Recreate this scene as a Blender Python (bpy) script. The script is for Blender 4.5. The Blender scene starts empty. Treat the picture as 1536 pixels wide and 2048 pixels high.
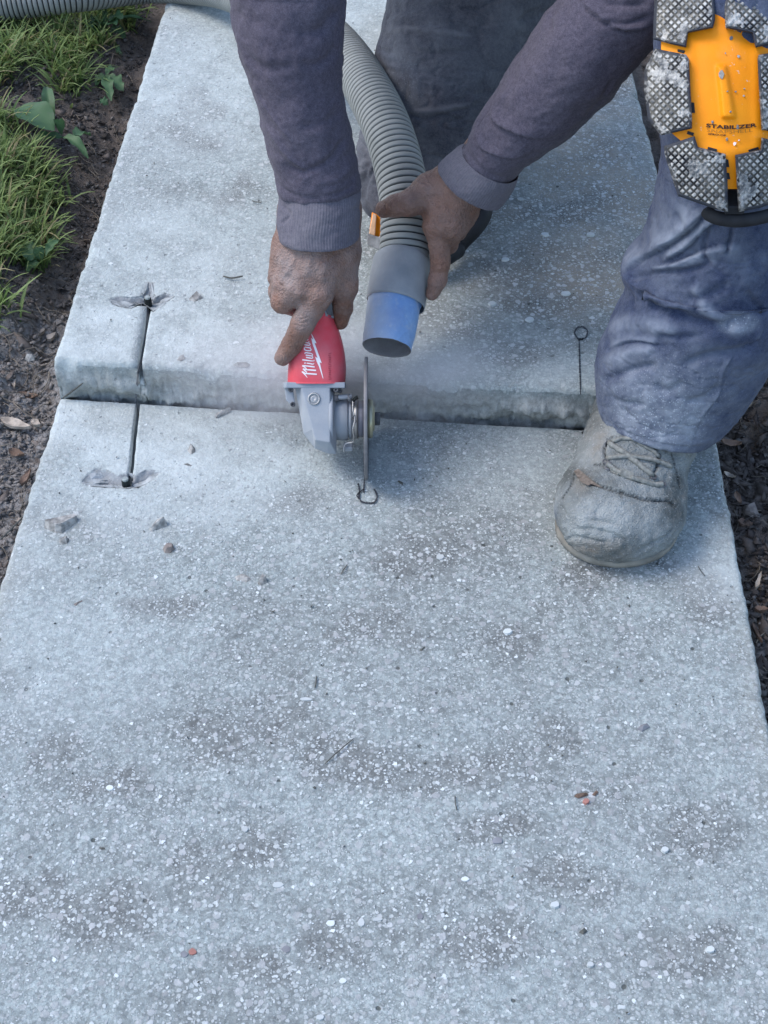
import bpy, math, random
import numpy as np
from mathutils import Vector, Matrix
from mathutils.bvhtree import BVHTree

random.seed(7)
rng = np.random.default_rng(7)
S = bpy.context.scene
COL = S.collection

# ------------------------------------------------------------------ camera
F, CX, CY, H = 2900.0, 768.0, 1024.0, 1.015       # focal length in photo pixels, camera height
PIT = math.radians(44.3)
cp, sp = math.cos(PIT), math.sin(PIT)
cam = bpy.data.cameras.new('camera'); camo = bpy.data.objects.new('camera', cam); COL.objects.link(camo)
cam.sensor_fit = 'HORIZONTAL'; cam.sensor_width = 36.0; cam.lens = 36.0 * F / 1536.0
cam.clip_start = 0.02; cam.clip_end = 500
camo.location = (0, 0, H); camo.rotation_euler = (math.pi / 2 - PIT, 0, 0)
S.camera = camo

# ------------------------------------------------------------------ sky and sun
w = bpy.data.worlds.new('World'); S.world = w; w.use_nodes = True
wn = w.node_tree; wn.nodes.clear()
sky = wn.nodes.new('ShaderNodeTexSky'); sky.sky_type = 'NISHITA'; sky.sun_disc = False
SUN_EL, SUN_AZ = math.radians(54), math.radians(-82)       # azimuth from +Y towards +X
sky.sun_elevation = SUN_EL; sky.sun_rotation = SUN_AZ
sky.air_density = 1.0; sky.dust_density = 1.2; sky.ozone_density = 0.3
bg = wn.nodes.new('ShaderNodeBackground'); bg.inputs[1].default_value = 0.135
wo = wn.nodes.new('ShaderNodeOutputWorld')
wn.links.new(sky.outputs[0], bg.inputs[0]); wn.links.new(bg.outputs[0], wo.inputs[0])
sun = bpy.data.lights.new('sun', 'SUN'); suno = bpy.data.objects.new('sun', sun); COL.objects.link(suno)
sun.energy = 0.7; sun.angle = math.radians(28); sun.color = (1.0, 0.95, 0.9)
sd = Vector((math.sin(SUN_AZ) * math.cos(SUN_EL), math.cos(SUN_AZ) * math.cos(SUN_EL), math.sin(SUN_EL)))
suno.rotation_euler = sd.to_track_quat('Z', 'Y').to_euler()
S.view_settings.view_transform = 'Standard'; S.view_settings.look = 'None'
S.view_settings.gamma = 1.0; S.view_settings.use_curve_mapping = False
S.view_settings.exposure = 1.50
S.cycles.max_bounces = 6; S.cycles.volume_bounces = 1
S.cycles.use_denoising = True

# ------------------------------------------------------------------ measuring helpers
CAM = np.array([0, 0, H]); RT = np.array([1., 0, 0]); FW = np.array([0, cp, -sp]); DN = np.array([0, -sp, -cp])
def C(px, py, d):
    px, py, d = np.asarray(px, float), np.asarray(py, float), np.asarray(d, float)
    return CAM + d[..., None] * (FW + ((px - CX) / F)[..., None] * RT + ((py - CY) / F)[..., None] * DN)
def G(px, py, z=0.0):
    py = np.asarray(py, float)
    return C(px, py, (H - z) / (sp + (py - CY) / F * cp))
def PX(P):
    Q = np.asarray(P) - CAM; d = Q @ FW
    return CX + F * (Q @ RT) / d, CY + F * (Q @ DN) / d, d

def _h(i, j, k, s):
    n = (i * 374761393 + j * 668265263 + k * 2147483647 + s * 1274126177) & 0xffffffff
    n = ((n ^ (n >> 13)) * 1274126177) & 0xffffffff
    n = ((n ^ (n >> 16)) * 2246822519) & 0xffffffff
    return ((n ^ (n >> 15)) & 0xffffff) / float(0xffffff) * 2 - 1
def noise(P, sc, seed=0):
    Q = np.asarray(P, float) * sc + 1000.0
    I = np.floor(Q).astype(np.int64); f = Q - I; f = f * f * (3 - 2 * f)
    r = 0
    for a in (0, 1):
        for b in (0, 1):
            for c in (0, 1):
                wgt = (f[..., 0] if a else 1 - f[..., 0]) * (f[..., 1] if b else 1 - f[..., 1]) * (f[..., 2] if c else 1 - f[..., 2])
                r = r + wgt * _h(I[..., 0] + a, I[..., 1] + b, I[..., 2] + c, seed)
    return r
def fbm(P, sc, o=4, seed=0, g=0.5):
    r = 0; a = 1
    for k in range(o):
        r = r + a * noise(P, sc * 2.03 ** k, seed + k * 17); a *= g
    return r
def v3(x, y, z=0.0):
    return np.stack(np.broadcast_arrays(np.asarray(x, float), np.asarray(y, float), np.asarray(z, float)), -1)

# ------------------------------------------------------------------ object helpers
def empty(name, loc, label=None, cat=None, group=None, kind=None, parent=None):
    o = bpy.data.objects.new(name, None); COL.objects.link(o); o.location = [float(x) for x in loc]
    o.empty_display_size = 0.02
    tag(o, label, cat, group, kind)
    if parent: link(o, parent)
    return o
def tag(o, label=None, cat=None, group=None, kind=None):
    if label: o['label'] = label
    if cat: o['category'] = cat
    if group: o['group'] = group
    if kind: o['kind'] = kind
    return o
def world_loc(o):
    return o.location + (world_loc(o.parent) if o.parent else Vector())
def link(o, parent):
    o.parent = parent
def mk(name, V, Fc, mat, parent=None, smooth=True, attrs=None, **t):
    V = np.asarray(V, float).reshape(-1, 3)
    base = np.array(world_loc(parent)) if parent else None
    if parent is None:
        org = V.mean(0); org[2] = V[:, 2].min()
    else:
        org = base
    me = bpy.data.meshes.new(name)
    W = V - org
    if isinstance(Fc, np.ndarray):
        n, k = Fc.shape
        me.vertices.add(len(W)); me.vertices.foreach_set('co', W.ravel())
        me.loops.add(n * k); me.loops.foreach_set('vertex_index', Fc.ravel().astype(np.int32))
        me.polygons.add(n); me.polygons.foreach_set('loop_start', np.arange(0, n * k, k, dtype=np.int32))
        me.update(calc_edges=True)
    else:
        me.from_pydata([tuple(x) for x in W], [], Fc)
    if attrs:
        for an, av in attrs.items():
            at = me.attributes.new(an, 'FLOAT', 'POINT'); at.data.foreach_set('value', np.asarray(av, np.float32).ravel())
    if smooth:
        me.polygons.foreach_set('use_smooth', np.ones(len(me.polygons), bool))
    me.update()
    o = bpy.data.objects.new(name, me); COL.objects.link(o)
    if parent: o.parent = parent
    else: o.location = org
    if mat: me.materials.append(mat)
    tag(o, t.get('label'), t.get('cat'), t.get('group'), t.get('kind'))
    return o
def gridf(n, m, close_m=False, off=0, flip=False):
    i = np.arange(n - 1)[:, None]; j = np.arange(m if close_m else m - 1)[None, :]
    a = i * m + j; b = i * m + (j + 1) % m; c = (i + 1) * m + (j + 1) % m; d = (i + 1) * m + j
    q = np.stack([a, b, c, d], -1).reshape(-1, 4)
    if flip: q = q[:, ::-1]
    return q + off
def join(parts):
    Vs, Fs, o = [], [], 0
    for V, Fq in parts:
        V = np.asarray(V).reshape(-1, 3); Vs.append(V)
        if isinstance(Fq, np.ndarray): Fs.append(Fq + o)
        else: Fs.append([[x + o for x in f] for f in Fq])
        o += len(V)
    if all(isinstance(f, np.ndarray) for f in Fs): return np.concatenate(Vs), np.concatenate(Fs)
    out = []
    for f in Fs: out += [list(map(int, x)) for x in f]
    return np.concatenate(Vs), out

def catmull(P, n):
    P = np.asarray(P, float); m = len(P)
    L = np.r_[0, np.cumsum(np.linalg.norm(np.diff(P[:, :3], axis=0), axis=1) + 1e-9)]
    t = np.linspace(0, L[-1], n); i = np.clip(np.searchsorted(L, t, side='right') - 1, 0, m - 2)
    u = ((t - L[i]) / (L[i + 1] - L[i]))[:, None]
    g = np.zeros_like(P)
    for k in range(m):
        if k == 0: g[k] = (P[1] - P[0]) / (L[1] - L[0])
        elif k == m - 1: g[k] = (P[-1] - P[-2]) / (L[-1] - L[-2])
        else: g[k] = (P[k + 1] - P[k - 1]) / (L[k + 1] - L[k - 1])
    h = (L[i + 1] - L[i])[:, None]
    return (2*u**3 - 3*u**2 + 1) * P[i] + (u**3 - 2*u**2 + u) * h * g[i] + (-2*u**3 + 3*u**2) * P[i+1] + (u**3 - u**2) * h * g[i+1]

def normals(V, close=True):
    du = np.gradient(V, axis=0)
    if close:
        dv = (np.roll(V, -1, 1) - np.roll(V, 1, 1)) / 2
    else: dv = np.gradient(V, axis=1)
    N = np.cross(du, dv); return N / (np.linalg.norm(N, axis=-1, keepdims=True) + 1e-12)

def ring_loft(st, n, m, expo=2.0, tang=None):
    """st: rows of (lx,ly,rx,ry,d,b): left and right silhouette points (photo px), axis depth, half thickness (m)."""
    st = np.asarray(st, float)
    L = C(st[:, 0], st[:, 1], st[:, 4]); R = C(st[:, 2], st[:, 3], st[:, 4])
    q = catmull(np.concatenate([(L + R) / 2, L, R, st[:, 5:6]], 1), n)
    c, L, R, b = q[:, :3], q[:, 3:6], q[:, 6:9], q[:, 9]
    T = np.gradient(c, axis=0) if tang is None else np.broadcast_to(tang, c.shape)
    B = (R - L) / 2; a = np.linalg.norm(B, axis=1, keepdims=True); Bn = B / a
    N = np.cross(T, Bn); N /= np.linalg.norm(N, axis=1, keepdims=True)
    s = np.sign(-(N @ FW)); N *= s[:, None]
    th = np.linspace(0, 2 * np.pi, m, endpoint=False)
    ct, sn = np.cos(th), np.sin(th)
    ct = np.sign(ct) * np.abs(ct) ** (2 / expo); sn = np.sign(sn) * np.abs(sn) ** (2 / expo)
    return c[:, None] + (a * Bn)[:, None] * ct[None, :, None] + (b[:, None] * N)[:, None] * sn[None, :, None]

def outward(V):
    N = normals(V); c = V.mean(1, keepdims=True)
    s = np.sign(np.sum(N * (V - c)))
    return N * s, s > 0

def poly_dist(x, y, poly):
    poly = np.asarray(poly, float); best = np.full(x.shape, 1e9); sg = np.ones(x.shape); tt = np.zeros(x.shape)
    Ls = np.r_[0, np.cumsum(np.linalg.norm(np.diff(poly, axis=0), axis=1))]
    for k in range(len(poly) - 1):
        a, b = poly[k], poly[k + 1]; ab = b - a; l2 = ab @ ab + 1e-9
        t = np.clip(((x - a[0]) * ab[0] + (y - a[1]) * ab[1]) / l2, 0, 1)
        dx, dy = x - a[0] - t * ab[0], y - a[1] - t * ab[1]
        d = np.hypot(dx, dy); cr = ab[0] * dy - ab[1] * dx
        m = d < best
        best = np.where(m, d, best); sg = np.where(m, np.sign(cr), sg); tt = np.where(m, (Ls[k] + t * np.sqrt(l2)) / Ls[-1], tt)
    return best, sg, tt
def smooth_poly(p, n=40):
    p = np.asarray(p, float); return catmull(np.c_[p, np.zeros(len(p))], n)[:, :2]

def creases(V, N, lines, ret=False):
    """fold relief: (polyline px, 'v'|'r'|'o', width px, height mm). 'o' = overhang, raised on the right-hand side of the direction"""
    x, y, d = PX(V); face = np.clip(-(N @ FW) * 1.6, 0, 1); off = np.zeros(x.shape)
    for poly, kind, wd, amp in lines:
        D, sg, t = poly_dist(x, y, smooth_poly(poly, 24))
        tap = np.clip(np.sin(np.pi * np.clip(t, 0.0, 1)) * 2.2, 0, 1) if kind != 'V' else 1.0
        if kind in 'vV': f = -np.exp(-(D / wd) ** 2)
        elif kind == 'r': f = np.exp(-(D / wd) ** 2)
        else:
            s = D * sg * (1 if amp > 0 else -1); amp = abs(amp)
            f = np.where(s > 0, np.exp(-s / (wd * 3.0)) * (1 - np.exp(-s / (wd * .35))) * 1.3, -0.55 * np.exp(s / (wd * .8)) * 1.0)
        off += f * amp * 1e-3 * tap
    if ret: return V + N * (off * face)[..., None], np.clip(off * 260, 0, 1) * face
    return V + N * (off * face)[..., None]

# surface nets -----------------------------------------------------
def surf_nets(Fv, org, h):
    Fv = Fv.astype(np.float32); neg = Fv < 0
    nx, ny, nz = Fv.shape
    cnt = np.zeros((nx-1, ny-1, nz-1), np.float32); acc = np.zeros((nx-1, ny-1, nz-1, 3), np.float32)
    sl = [slice(0, -1), slice(1, None)]
    for ax in range(3):
        for b in (0, 1):
            for c in (0, 1):
                o1 = [None]*3; o2 = [None]*3; k = [b, c]; kk = 0
                for i in range(3):
                    if i == ax: o1[i] = sl[0]; o2[i] = sl[1]
                    else: o1[i] = o2[i] = sl[k[kk]]; kk += 1
                a1, a2 = Fv[tuple(o1)], Fv[tuple(o2)]
                m = (a1 < 0) != (a2 < 0)
                t = np.where(m, a1 / np.where(m, a1 - a2, 1), 0)
                cnt += m; kk = 0
                for i in range(3):
                    if i == ax: acc[..., i] += t
                    else: acc[..., i] += m * k[kk]; kk += 1
    act = cnt > 0; idx = np.full(act.shape, -1, np.int64); ijk = np.argwhere(act); idx[act] = np.arange(len(ijk))
    V = (ijk + acc[act] / cnt[act][:, None]) * h + org
    faces = []
    for ax in range(3):
        o1 = [slice(1, -1)]*3; o2 = [slice(1, -1)]*3
        o1[ax] = slice(0, -1); o2[ax] = slice(1, None)
        a1, a2 = neg[tuple(o1)], neg[tuple(o2)]
        e = np.argwhere(a1 != a2); fl = a1[tuple(e.T)]
        e = e.copy()
        for i in range(3):
            if i != ax: e[:, i] += 1
        u, v = (ax + 1) % 3, (ax + 2) % 3
        du = np.zeros(3, int); du[u] = 1; dv = np.zeros(3, int); dv[v] = 1
        q = [idx[tuple((e - du - dv).T)], idx[tuple((e - dv).T)], idx[tuple(e.T)], idx[tuple((e - du).T)]]
        q = np.stack(q, -1); q[~fl] = q[~fl][:, ::-1]
        faces.append(q)
    return V, np.concatenate(faces)

class Lazy:
    def __init__(s, h): s.h = h; s.ops = []
    def cone(s, *a): s.ops.append(a)
    def mesh(s):
        P = np.array([q for a in s.ops for q in (a[0], a[2])]); R_ = np.array([q for a in s.ops for q in (a[1], a[3])])[:, None]
        g = SDF((P - R_).min(0) - .006, (P + R_).max(0) + .006, s.h)
        for a in s.ops: g.cone(*a)
        return g.mesh()
class SDF:
    def __init__(s, lo, hi, h):
        s.h = h; s.lo = np.array(lo, float); n = np.ceil((np.array(hi) - s.lo) / h).astype(int) + 1; s.n = n
        s.x = s.lo[0] + np.arange(n[0]) * h; s.y = s.lo[1] + np.arange(n[1]) * h; s.z = s.lo[2] + np.arange(n[2]) * h
        s.F = np.full(tuple(n), 1.0, np.float32)
    def win(s, lo, hi):
        a = np.clip(np.floor((np.array(lo) - s.lo) / s.h).astype(int), 0, s.n - 1); b = np.clip(np.ceil((np.array(hi) - s.lo) / s.h).astype(int) + 1, 1, s.n)
        w_ = tuple(slice(int(i), int(j)) for i, j in zip(a, b))
        return w_, s.x[w_[0]][:, None, None], s.y[w_[1]][None, :, None], s.z[w_[2]][None, None, :]
    def add(s, w_, D, k):
        A = s.F[w_]
        if k > 0:
            hh = np.clip(k - np.abs(A - D), 0, None) / k
            s.F[w_] = np.minimum(A, D) - hh * hh * k * .25
        else: s.F[w_] = np.minimum(A, D)
    def cone(s, a, ra, b, rb, k=.006):
        a, b = np.asarray(a), np.asarray(b); pad = max(ra, rb) + 2 * k + .004
        w_, X, Y, Z = s.win(np.minimum(a, b) - pad, np.maximum(a, b) + pad)
        ab = b - a; l2 = ab @ ab + 1e-12
        t = np.clip(((X - a[0]) * ab[0] + (Y - a[1]) * ab[1] + (Z - a[2]) * ab[2]) / l2, 0, 1)
        D = np.sqrt((X - a[0] - t*ab[0])**2 + (Y - a[1] - t*ab[1])**2 + (Z - a[2] - t*ab[2])**2) - (ra + (rb - ra) * t)
        s.add(w_, D.astype(np.float32), k)
    def ell(s, c, r, k=.006, M=None):
        c = np.asarray(c); r = np.asarray(r); pad = r.max() + 2 * k + .004
        w_, X, Y, Z = s.win(c - pad, c + pad)
        x, y, z = X - c[0], Y - c[1], Z - c[2]
        if M is not None: x, y, z = [M[i][0]*x + M[i][1]*y + M[i][2]*z for i in range(3)]
        k0 = np.sqrt((x/r[0])**2 + (y/r[1])**2 + (z/r[2])**2); k1 = np.sqrt((x/r[0]**2)**2 + (y/r[1]**2)**2 + (z/r[2]**2)**2) + 1e-9
        s.add(w_, (k0 * (k0 - 1) / k1).astype(np.float32), k)
    def mesh(s):
        return surf_nets(s.F, s.lo, s.h)
def mesh_normals(V, Q):
    n = np.cross(V[Q[:, 2]] - V[Q[:, 0]], V[Q[:, 3]] - V[Q[:, 1]]); N = np.zeros_like(V)
    for k in range(4): np.add.at(N, Q[:, k], n)
    return N / (np.linalg.norm(N, axis=1, keepdims=True) + 1e-12)
def relax(V, Q, it=2):
    for _ in range(it):
        c = V[Q].mean(1); A = np.zeros_like(V); n = np.zeros(len(V))
        for k in range(4): np.add.at(A, Q[:, k], c); np.add.at(n, Q[:, k], 1)
        V = A / n[:, None]
    return V

# projection of flat print, laces and marks on to a surface -------
class Surf:
    def __init__(s, V, Q):
        s.t = BVHTree.FromPolygons([tuple(v) for v in V], [tuple(map(int, q)) for q in Q])
    def at(s, px, py, off=0.0004):
        dv = Vector(FW + (px - CX) / F * RT + (py - CY) / F * DN).normalized()
        loc, nor, i, dist = s.t.ray_cast(Vector(CAM), dv)
        if loc is None: return None
        if nor.dot(dv) > 0: nor = -nor
        return np.array(loc + nor * off), np.array(nor)
def ribbon(surf, poly, wpx, off=0.0004, step=2.0, jit=0.0, taper=False):
    poly = np.asarray(poly, float); L = np.r_[0, np.cumsum(np.linalg.norm(np.diff(poly, axis=0), axis=1))]
    n = max(3, int(L[-1] / step)); t = np.linspace(0, L[-1], n)
    x = np.interp(t, L, poly[:, 0]); y = np.interp(t, L, poly[:, 1])
    tx, ty = np.gradient(x), np.gradient(y); l = np.hypot(tx, ty) + 1e-9
    ww = np.broadcast_to(np.asarray(wpx, float), (n,)) if np.ndim(wpx) == 0 else np.interp(np.linspace(0, 1, n), np.linspace(0, 1, len(wpx)), wpx)
    ww = ww * (1 + jit * rng.uniform(-1, 1, n))
    V, Fc = [], []
    for i in range(n):
        nx, ny = -ty[i] / l[i], tx[i] / l[i]
        a = surf.at(x[i] + nx * ww[i] / 2, y[i] + ny * ww[i] / 2, off); b = surf.at(x[i] - nx * ww[i] / 2, y[i] - ny * ww[i] / 2, off)
        if a is None or b is None: continue
        V += [a[0], b[0]]
    k = len(V) // 2
    Fc = [[2*i, 2*i+1, 2*i+3, 2*i+2] for i in range(k - 1)]
    return np.array(V), Fc
def tube(P, r, m=10, n=None, caps=True):
    P = np.asarray(P, float)
    if n: P = catmull(P, n)
    n = len(P); r = np.broadcast_to(np.asarray(r, float), (n,))
    T = np.gradient(P, axis=0); T /= np.linalg.norm(T, axis=1, keepdims=True) + 1e-12
    u = np.cross(T[0], [0, 0, 1.0]); u = np.cross(T[0], [1., 0, 0]) if np.linalg.norm(u) < .1 else u; u /= np.linalg.norm(u)
    U = [u]
    for i in range(1, n):
        u = U[-1] - T[i] * (U[-1] @ T[i]); U.append(u / np.linalg.norm(u))
    U = np.array(U); W = np.cross(T, U); th = np.linspace(0, 2*np.pi, m, endpoint=False)
    V = P[:, None] + r[:, None, None] * (U[:, None] * np.cos(th)[None, :, None] + W[:, None] * np.sin(th)[None, :, None])
    Fq = [list(map(int, q)) for q in gridf(n, m, True)]
    if caps: Fq += [list(range(m))[::-1], list(range((n-1)*m, n*m))]
    return V.reshape(-1, 3), Fq
def revolve(prof, c, ax, m=48, ph=0.0):
    """prof: (distance along axis, radius)"""
    ax = np.asarray(ax, float); ax /= np.linalg.norm(ax); u = np.cross(ax, [0, 0, 1.0]) if abs(ax[2]) < .9 else np.cross(ax, [1., 0, 0]); u /= np.linalg.norm(u); v = np.cross(ax, u)
    th = np.linspace(0, 2*np.pi, m, endpoint=False) + ph; prof = np.asarray(prof, float)
    V = np.asarray(c) + prof[:, 0][:, None, None] * ax + prof[:, 1][:, None, None] * (u * np.cos(th)[None, :, None] + v * np.sin(th)[None, :, None])
    n = len(prof); Fq = [list(map(int, q)) for q in gridf(n, m, True, flip=True)]
    if prof[0, 1] > 1e-6: Fq.append(list(range(m)))
    if prof[-1, 1] > 1e-6: Fq.append(list(range((n-1)*m, n*m))[::-1])
    return V.reshape(-1, 3), Fq
def box(c, size, M=None, bev=0.15):
    sx, sy, sz = [s / 2 for s in size]; b = min(sx, sy, sz) * bev * 2
    V = []
    for X in (-1, 1):
        for Y in (-1, 1):
            for Z in (-1, 1):
                V += [(X*(sx-b), Y*(sy-b), Z*sz), (X*(sx-b), Y*sy, Z*(sz-b)), (X*sx, Y*(sy-b), Z*(sz-b))]
    V = np.array(V)
    import bmesh
    bm = bmesh.new()
    for v in V: bm.verts.new(v)
    bmesh.ops.convex_hull(bm, input=list(bm.verts)); bm.verts.index_update()
    W = np.array([v.co[:] for v in bm.verts]); Fq = [[v.index for v in f.verts] for f in bm.faces]; bm.free()
    if M is not None: W = W @ np.asarray(M)
    return W + np.asarray(c), Fq
def hull(P):
    import bmesh
    bm = bmesh.new()
    for v in P: bm.verts.new(v)
    r = bmesh.ops.convex_hull(bm, input=list(bm.verts))
    bmesh.ops.delete(bm, geom=[e for e in r['geom_interior'] if isinstance(e, bmesh.types.BMVert)], context='VERTS')
    bm.verts.index_update(); W = np.array([v.co[:] for v in bm.verts]); Fq = [[v.index for v in f.verts] for f in bm.faces]; bm.free()
    return W, Fq

# ------------------------------------------------------------------ materials
def sRGB(r, g, b):
    f = lambda c: (c/255/12.92) if c <= 10 else ((c/255+.055)/1.055)**2.4
    return (f(r), f(g), f(b), 1)
class M:
    def __init__(s, name, rough=.8, spec=.3):
        s.m = bpy.data.materials.new(name); s.m.use_nodes = True; s.t = s.m.node_tree
        s.b = s.t.nodes['Principled BSDF']; s.b.inputs['Roughness'].default_value = rough
        s.b.inputs['Specular IOR Level'].default_value = spec
        s.co = s.n('ShaderNodeNewGeometry').outputs['Position']
    def n(s, t, **k):
        nd = s.t.nodes.new(t)
        for a, v in k.items(): setattr(nd, a, v)
        return nd
    def put(s, sock, v):
        if isinstance(v, bpy.types.NodeSocket): s.t.links.new(v, sock)
        else: sock.default_value = v
    def noise(s, sc, det=3, rough=.5, co=None, dist=0.0):
        nd = s.n('ShaderNodeTexNoise'); s.put(nd.inputs['Vector'], co or s.co)
        nd.inputs['Scale'].default_value = sc; nd.inputs['Detail'].default_value = det; nd.inputs['Roughness'].default_value = rough; nd.inputs['Distortion'].default_value = dist
        return nd.outputs['Fac']
    def map(s, v, a, b, c=0., d=1.):
        nd = s.n('ShaderNodeMapRange'); s.put(nd.inputs[0], v)
        for i, q in enumerate((a, b, c, d)): s.put(nd.inputs[i+1], q)
        return nd.outputs[0]
    def math(s, op, a, b=0.0):
        nd = s.n('ShaderNodeMath', operation=op); s.put(nd.inputs[0], a); s.put(nd.inputs[1], b); return nd.outputs[0]
    def mix(s, f, a, b, blend='MIX'):
        nd = s.n('ShaderNodeMix', data_type='RGBA', blend_type=blend); s.put(nd.inputs[0], f); s.put(nd.inputs[6], a); s.put(nd.inputs[7], b); return nd.outputs[2]
    def attr(s, a, o='Fac'):
        return s.n('ShaderNodeAttribute', attribute_name=a).outputs[o]
    def vadd(s, a, b):
        nd = s.n('ShaderNodeVectorMath', operation='ADD'); s.put(nd.inputs[0], a); s.put(nd.inputs[1], b); return nd.outputs[0]
    def vscale(s, a, k):
        nd = s.n('ShaderNodeVectorMath', operation='SCALE'); s.put(nd.inputs[0], a); nd.inputs['Scale'].default_value = k; return nd.outputs[0]
    def vmul(s, a, k):
        nd = s.n('ShaderNodeVectorMath', operation='MULTIPLY'); s.put(nd.inputs[0], a); nd.inputs[1].default_value = k; return nd.outputs[0]
    def noisec(s, sc, det=2):
        nd = s.n('ShaderNodeTexNoise'); s.put(nd.inputs['Vector'], s.co); nd.inputs['Scale'].default_value = sc; nd.inputs['Detail'].default_value = det
        return nd.outputs['Color']
    def vor(s, sc, co, out='Distance', feat='F1'):
        nd = s.n('ShaderNodeTexVoronoi', feature=feat); s.put(nd.inputs['Vector'], co); nd.inputs['Scale'].default_value = sc
        return nd
    def bump(s, hgt, dist=.001, st=1.0):
        nd = s.n('ShaderNodeBump'); nd.inputs['Strength'].default_value = st; nd.inputs['Distance'].default_value = dist; s.put(nd.inputs['Height'], hgt)
        s.t.links.new(nd.outputs[0], s.b.inputs['Normal']); return nd
    def color(s, v): s.put(s.b.inputs['Base Color'], v); return s
    def rough(s, v): s.put(s.b.inputs['Roughness'], v); return s

def concrete_stain(m):
    stain = m.map(m.noise(5.0, 5, .62, co=m.vmul(m.co, (1, 1.6, 1)), dist=.4), .42, .62)
    base_ = m.math('MULTIPLY', m.math('MULTIPLY', stain, .55), m.map(m.noise(19, 5, .65), .36, .62, .35, 1))
    return m.math('MAXIMUM', base_, m.math('MULTIPLY', m.attr('spot'), m.map(m.noise(40, 5, .65), .34, .60, .62, 1)))
def concrete_mat():
    m = M('exposed_aggregate_concrete', .92, .2)
    warp = m.vadd(m.co, m.vscale(m.noisec(90, 2), .004))
    st = concrete_stain(m)
    paste = m.mix(st, (.304, .346, .338, 1), (.140, .142, .136, 1))
    fine = m.noise(900, 2, .6)
    for sc_, am in ((430, .20), (230, .17), (120, .11)):     # sand and small stone mosaic everywhere
        vv = m.vor(sc_, warp); sp2 = m.n('ShaderNodeSeparateColor'); m.t.links.new(vv.outputs['Color'], sp2.inputs[0])
        g_ = m.map(sp2.outputs[0], 0, 1, 1 - am, 1 + am); cg = m.n('ShaderNodeCombineColor')
        for q in range(3): m.t.links.new(g_, cg.inputs[q])
        paste = m.mix(1.0, paste, cg.outputs[0], 'MULTIPLY')
        ed = m.map(m.vor(sc_, warp, feat='DISTANCE_TO_EDGE').outputs['Distance'], 0, .10, .12, 0); paste = m.mix(ed, paste, (.08, .085, .085, 1))
    mud = m.math('MULTIPLY', m.attr('mud'), m.map(m.noise(9, 5, .65), .38, .60)); paste = m.mix(m.math('MULTIPLY', mud, .75), paste, (.360, .325, .265, 1))  # mud stain in a tan lightened to offset the worker's shade
    paste = m.mix(m.map(fine, .3, .7, 0, .6), paste, m.mix(.5, paste, (.07, .07, .075, 1)))
    # dust film
    dmask = m.attr('dust'); dn = m.map(m.noise(22, 4, .6), .30, .66)
    dust = m.math('MULTIPLY', dmask, m.map(dn, 0, 1, .35, 1))
    col = paste; hb = None
    for sc, thr, dens, c1, c2 in ((420, .42, .30, (.20, .212, .210, 1), (.50, .53, .525, 1)), (240, .42, .42, (.22, .232, .230, 1), (.52, .555, .55, 1)), (125, .38, .62, (.26, .265, .265, 1), (.52, .535, .535, 1))):
        v = m.vor(sc, warp)
        sepn = m.n('ShaderNodeSeparateColor'); m.t.links.new(v.outputs['Color'], sepn.inputs[0])
        on = m.map(sepn.outputs[0], dens, dens + .02)
        sz = m.map(sepn.outputs[1], 0, 1, thr * .55, thr * 1.25)
        msk = m.map(m.math('SUBTRACT', sz, v.outputs['Distance']), 0, .06)
        msk = m.math('MULTIPLY', msk, m.math('MULTIPLY', on, m.map(st, 0, .7, .62, .95)))
        cc = m.mix(sepn.outputs[2], c1, c2)
        col = m.mix(m.math('MULTIPLY', msk, m.map(dust, 0, 1, .95, .35)), col, cc)
        hb = msk if hb is None else m.math('MAXIMUM', hb, msk)
    # dark pits
    v = m.vor(60, warp); sepn = m.n('ShaderNodeSeparateColor'); m.t.links.new(v.outputs['Color'], sepn.inputs[0])
    pit = m.math('MULTIPLY', m.map(m.math('SUBTRACT', .13, v.outputs['Distance']), 0, .04), m.map(sepn.outputs[0], .80, .82))
    col = m.mix(m.math('MULTIPLY', pit, .8), col, (.05, .055, .05, 1))
    col = m.mix(m.math('MULTIPLY', dust, .66), col, (.58, .635, .63, 1))
    col = m.mix(m.math('MULTIPLY', m.attr('fresh'), m.map(m.noise(150, 4), .3, .7, .7, 1)), col, (.235, .24, .255, 1))
    # cast sides: plain earthy concrete without the washed aggregate
    side = m.mix(m.map(m.noise(110, 6, .7), .36, .64), (.24, .245, .23, 1), (.42, .43, .41, 1))
    sidem = m.math('MULTIPLY', m.attr('side'), m.map(m.attr('dust'), 0, 1, 1, .6))
    col = m.mix(sidem, col, side)
    m.color(col)
    hgt = m.math('ADD', m.math('MULTIPLY', hb, .35), m.math('ADD', m.math('MULTIPLY', fine, .5), m.math('MULTIPLY', m.noise(260, 3), .9)))
    hgt = m.math('SUBTRACT', hgt, m.math('MULTIPLY', pit, 1.2))
    m.bump(hgt, .0012, .75)
    return m.m
def simple(name, col, rough=.6, spec=.4, var=.25, sc=60, bump=0.0, bsc=400, dust=0.0, dustc=(.42, .41, .40, 1), dsc=30, metal=0.0):
    m = M(name, rough, spec); c = (*col[:3], 1)
    v = m.mix(m.map(m.noise(sc, 4), .35, .65), tuple(x * (1 - var) for x in c[:3]) + (1,), tuple(min(1, x * (1 + var)) for x in c[:3]) + (1,))
    if dust > 0:
        dd = m.math('MULTIPLY', m.map(m.noise(dsc, 5, .6), .38, .68), dust)
        v = m.mix(dd, v, dustc); m.rough(m.map(dd, 0, 1, rough, .95))
    m.color(v); m.b.inputs['Metallic'].default_value = metal
    if bump: m.bump(m.noise(bsc, 3), bump, .8)
    return m.m
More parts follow.
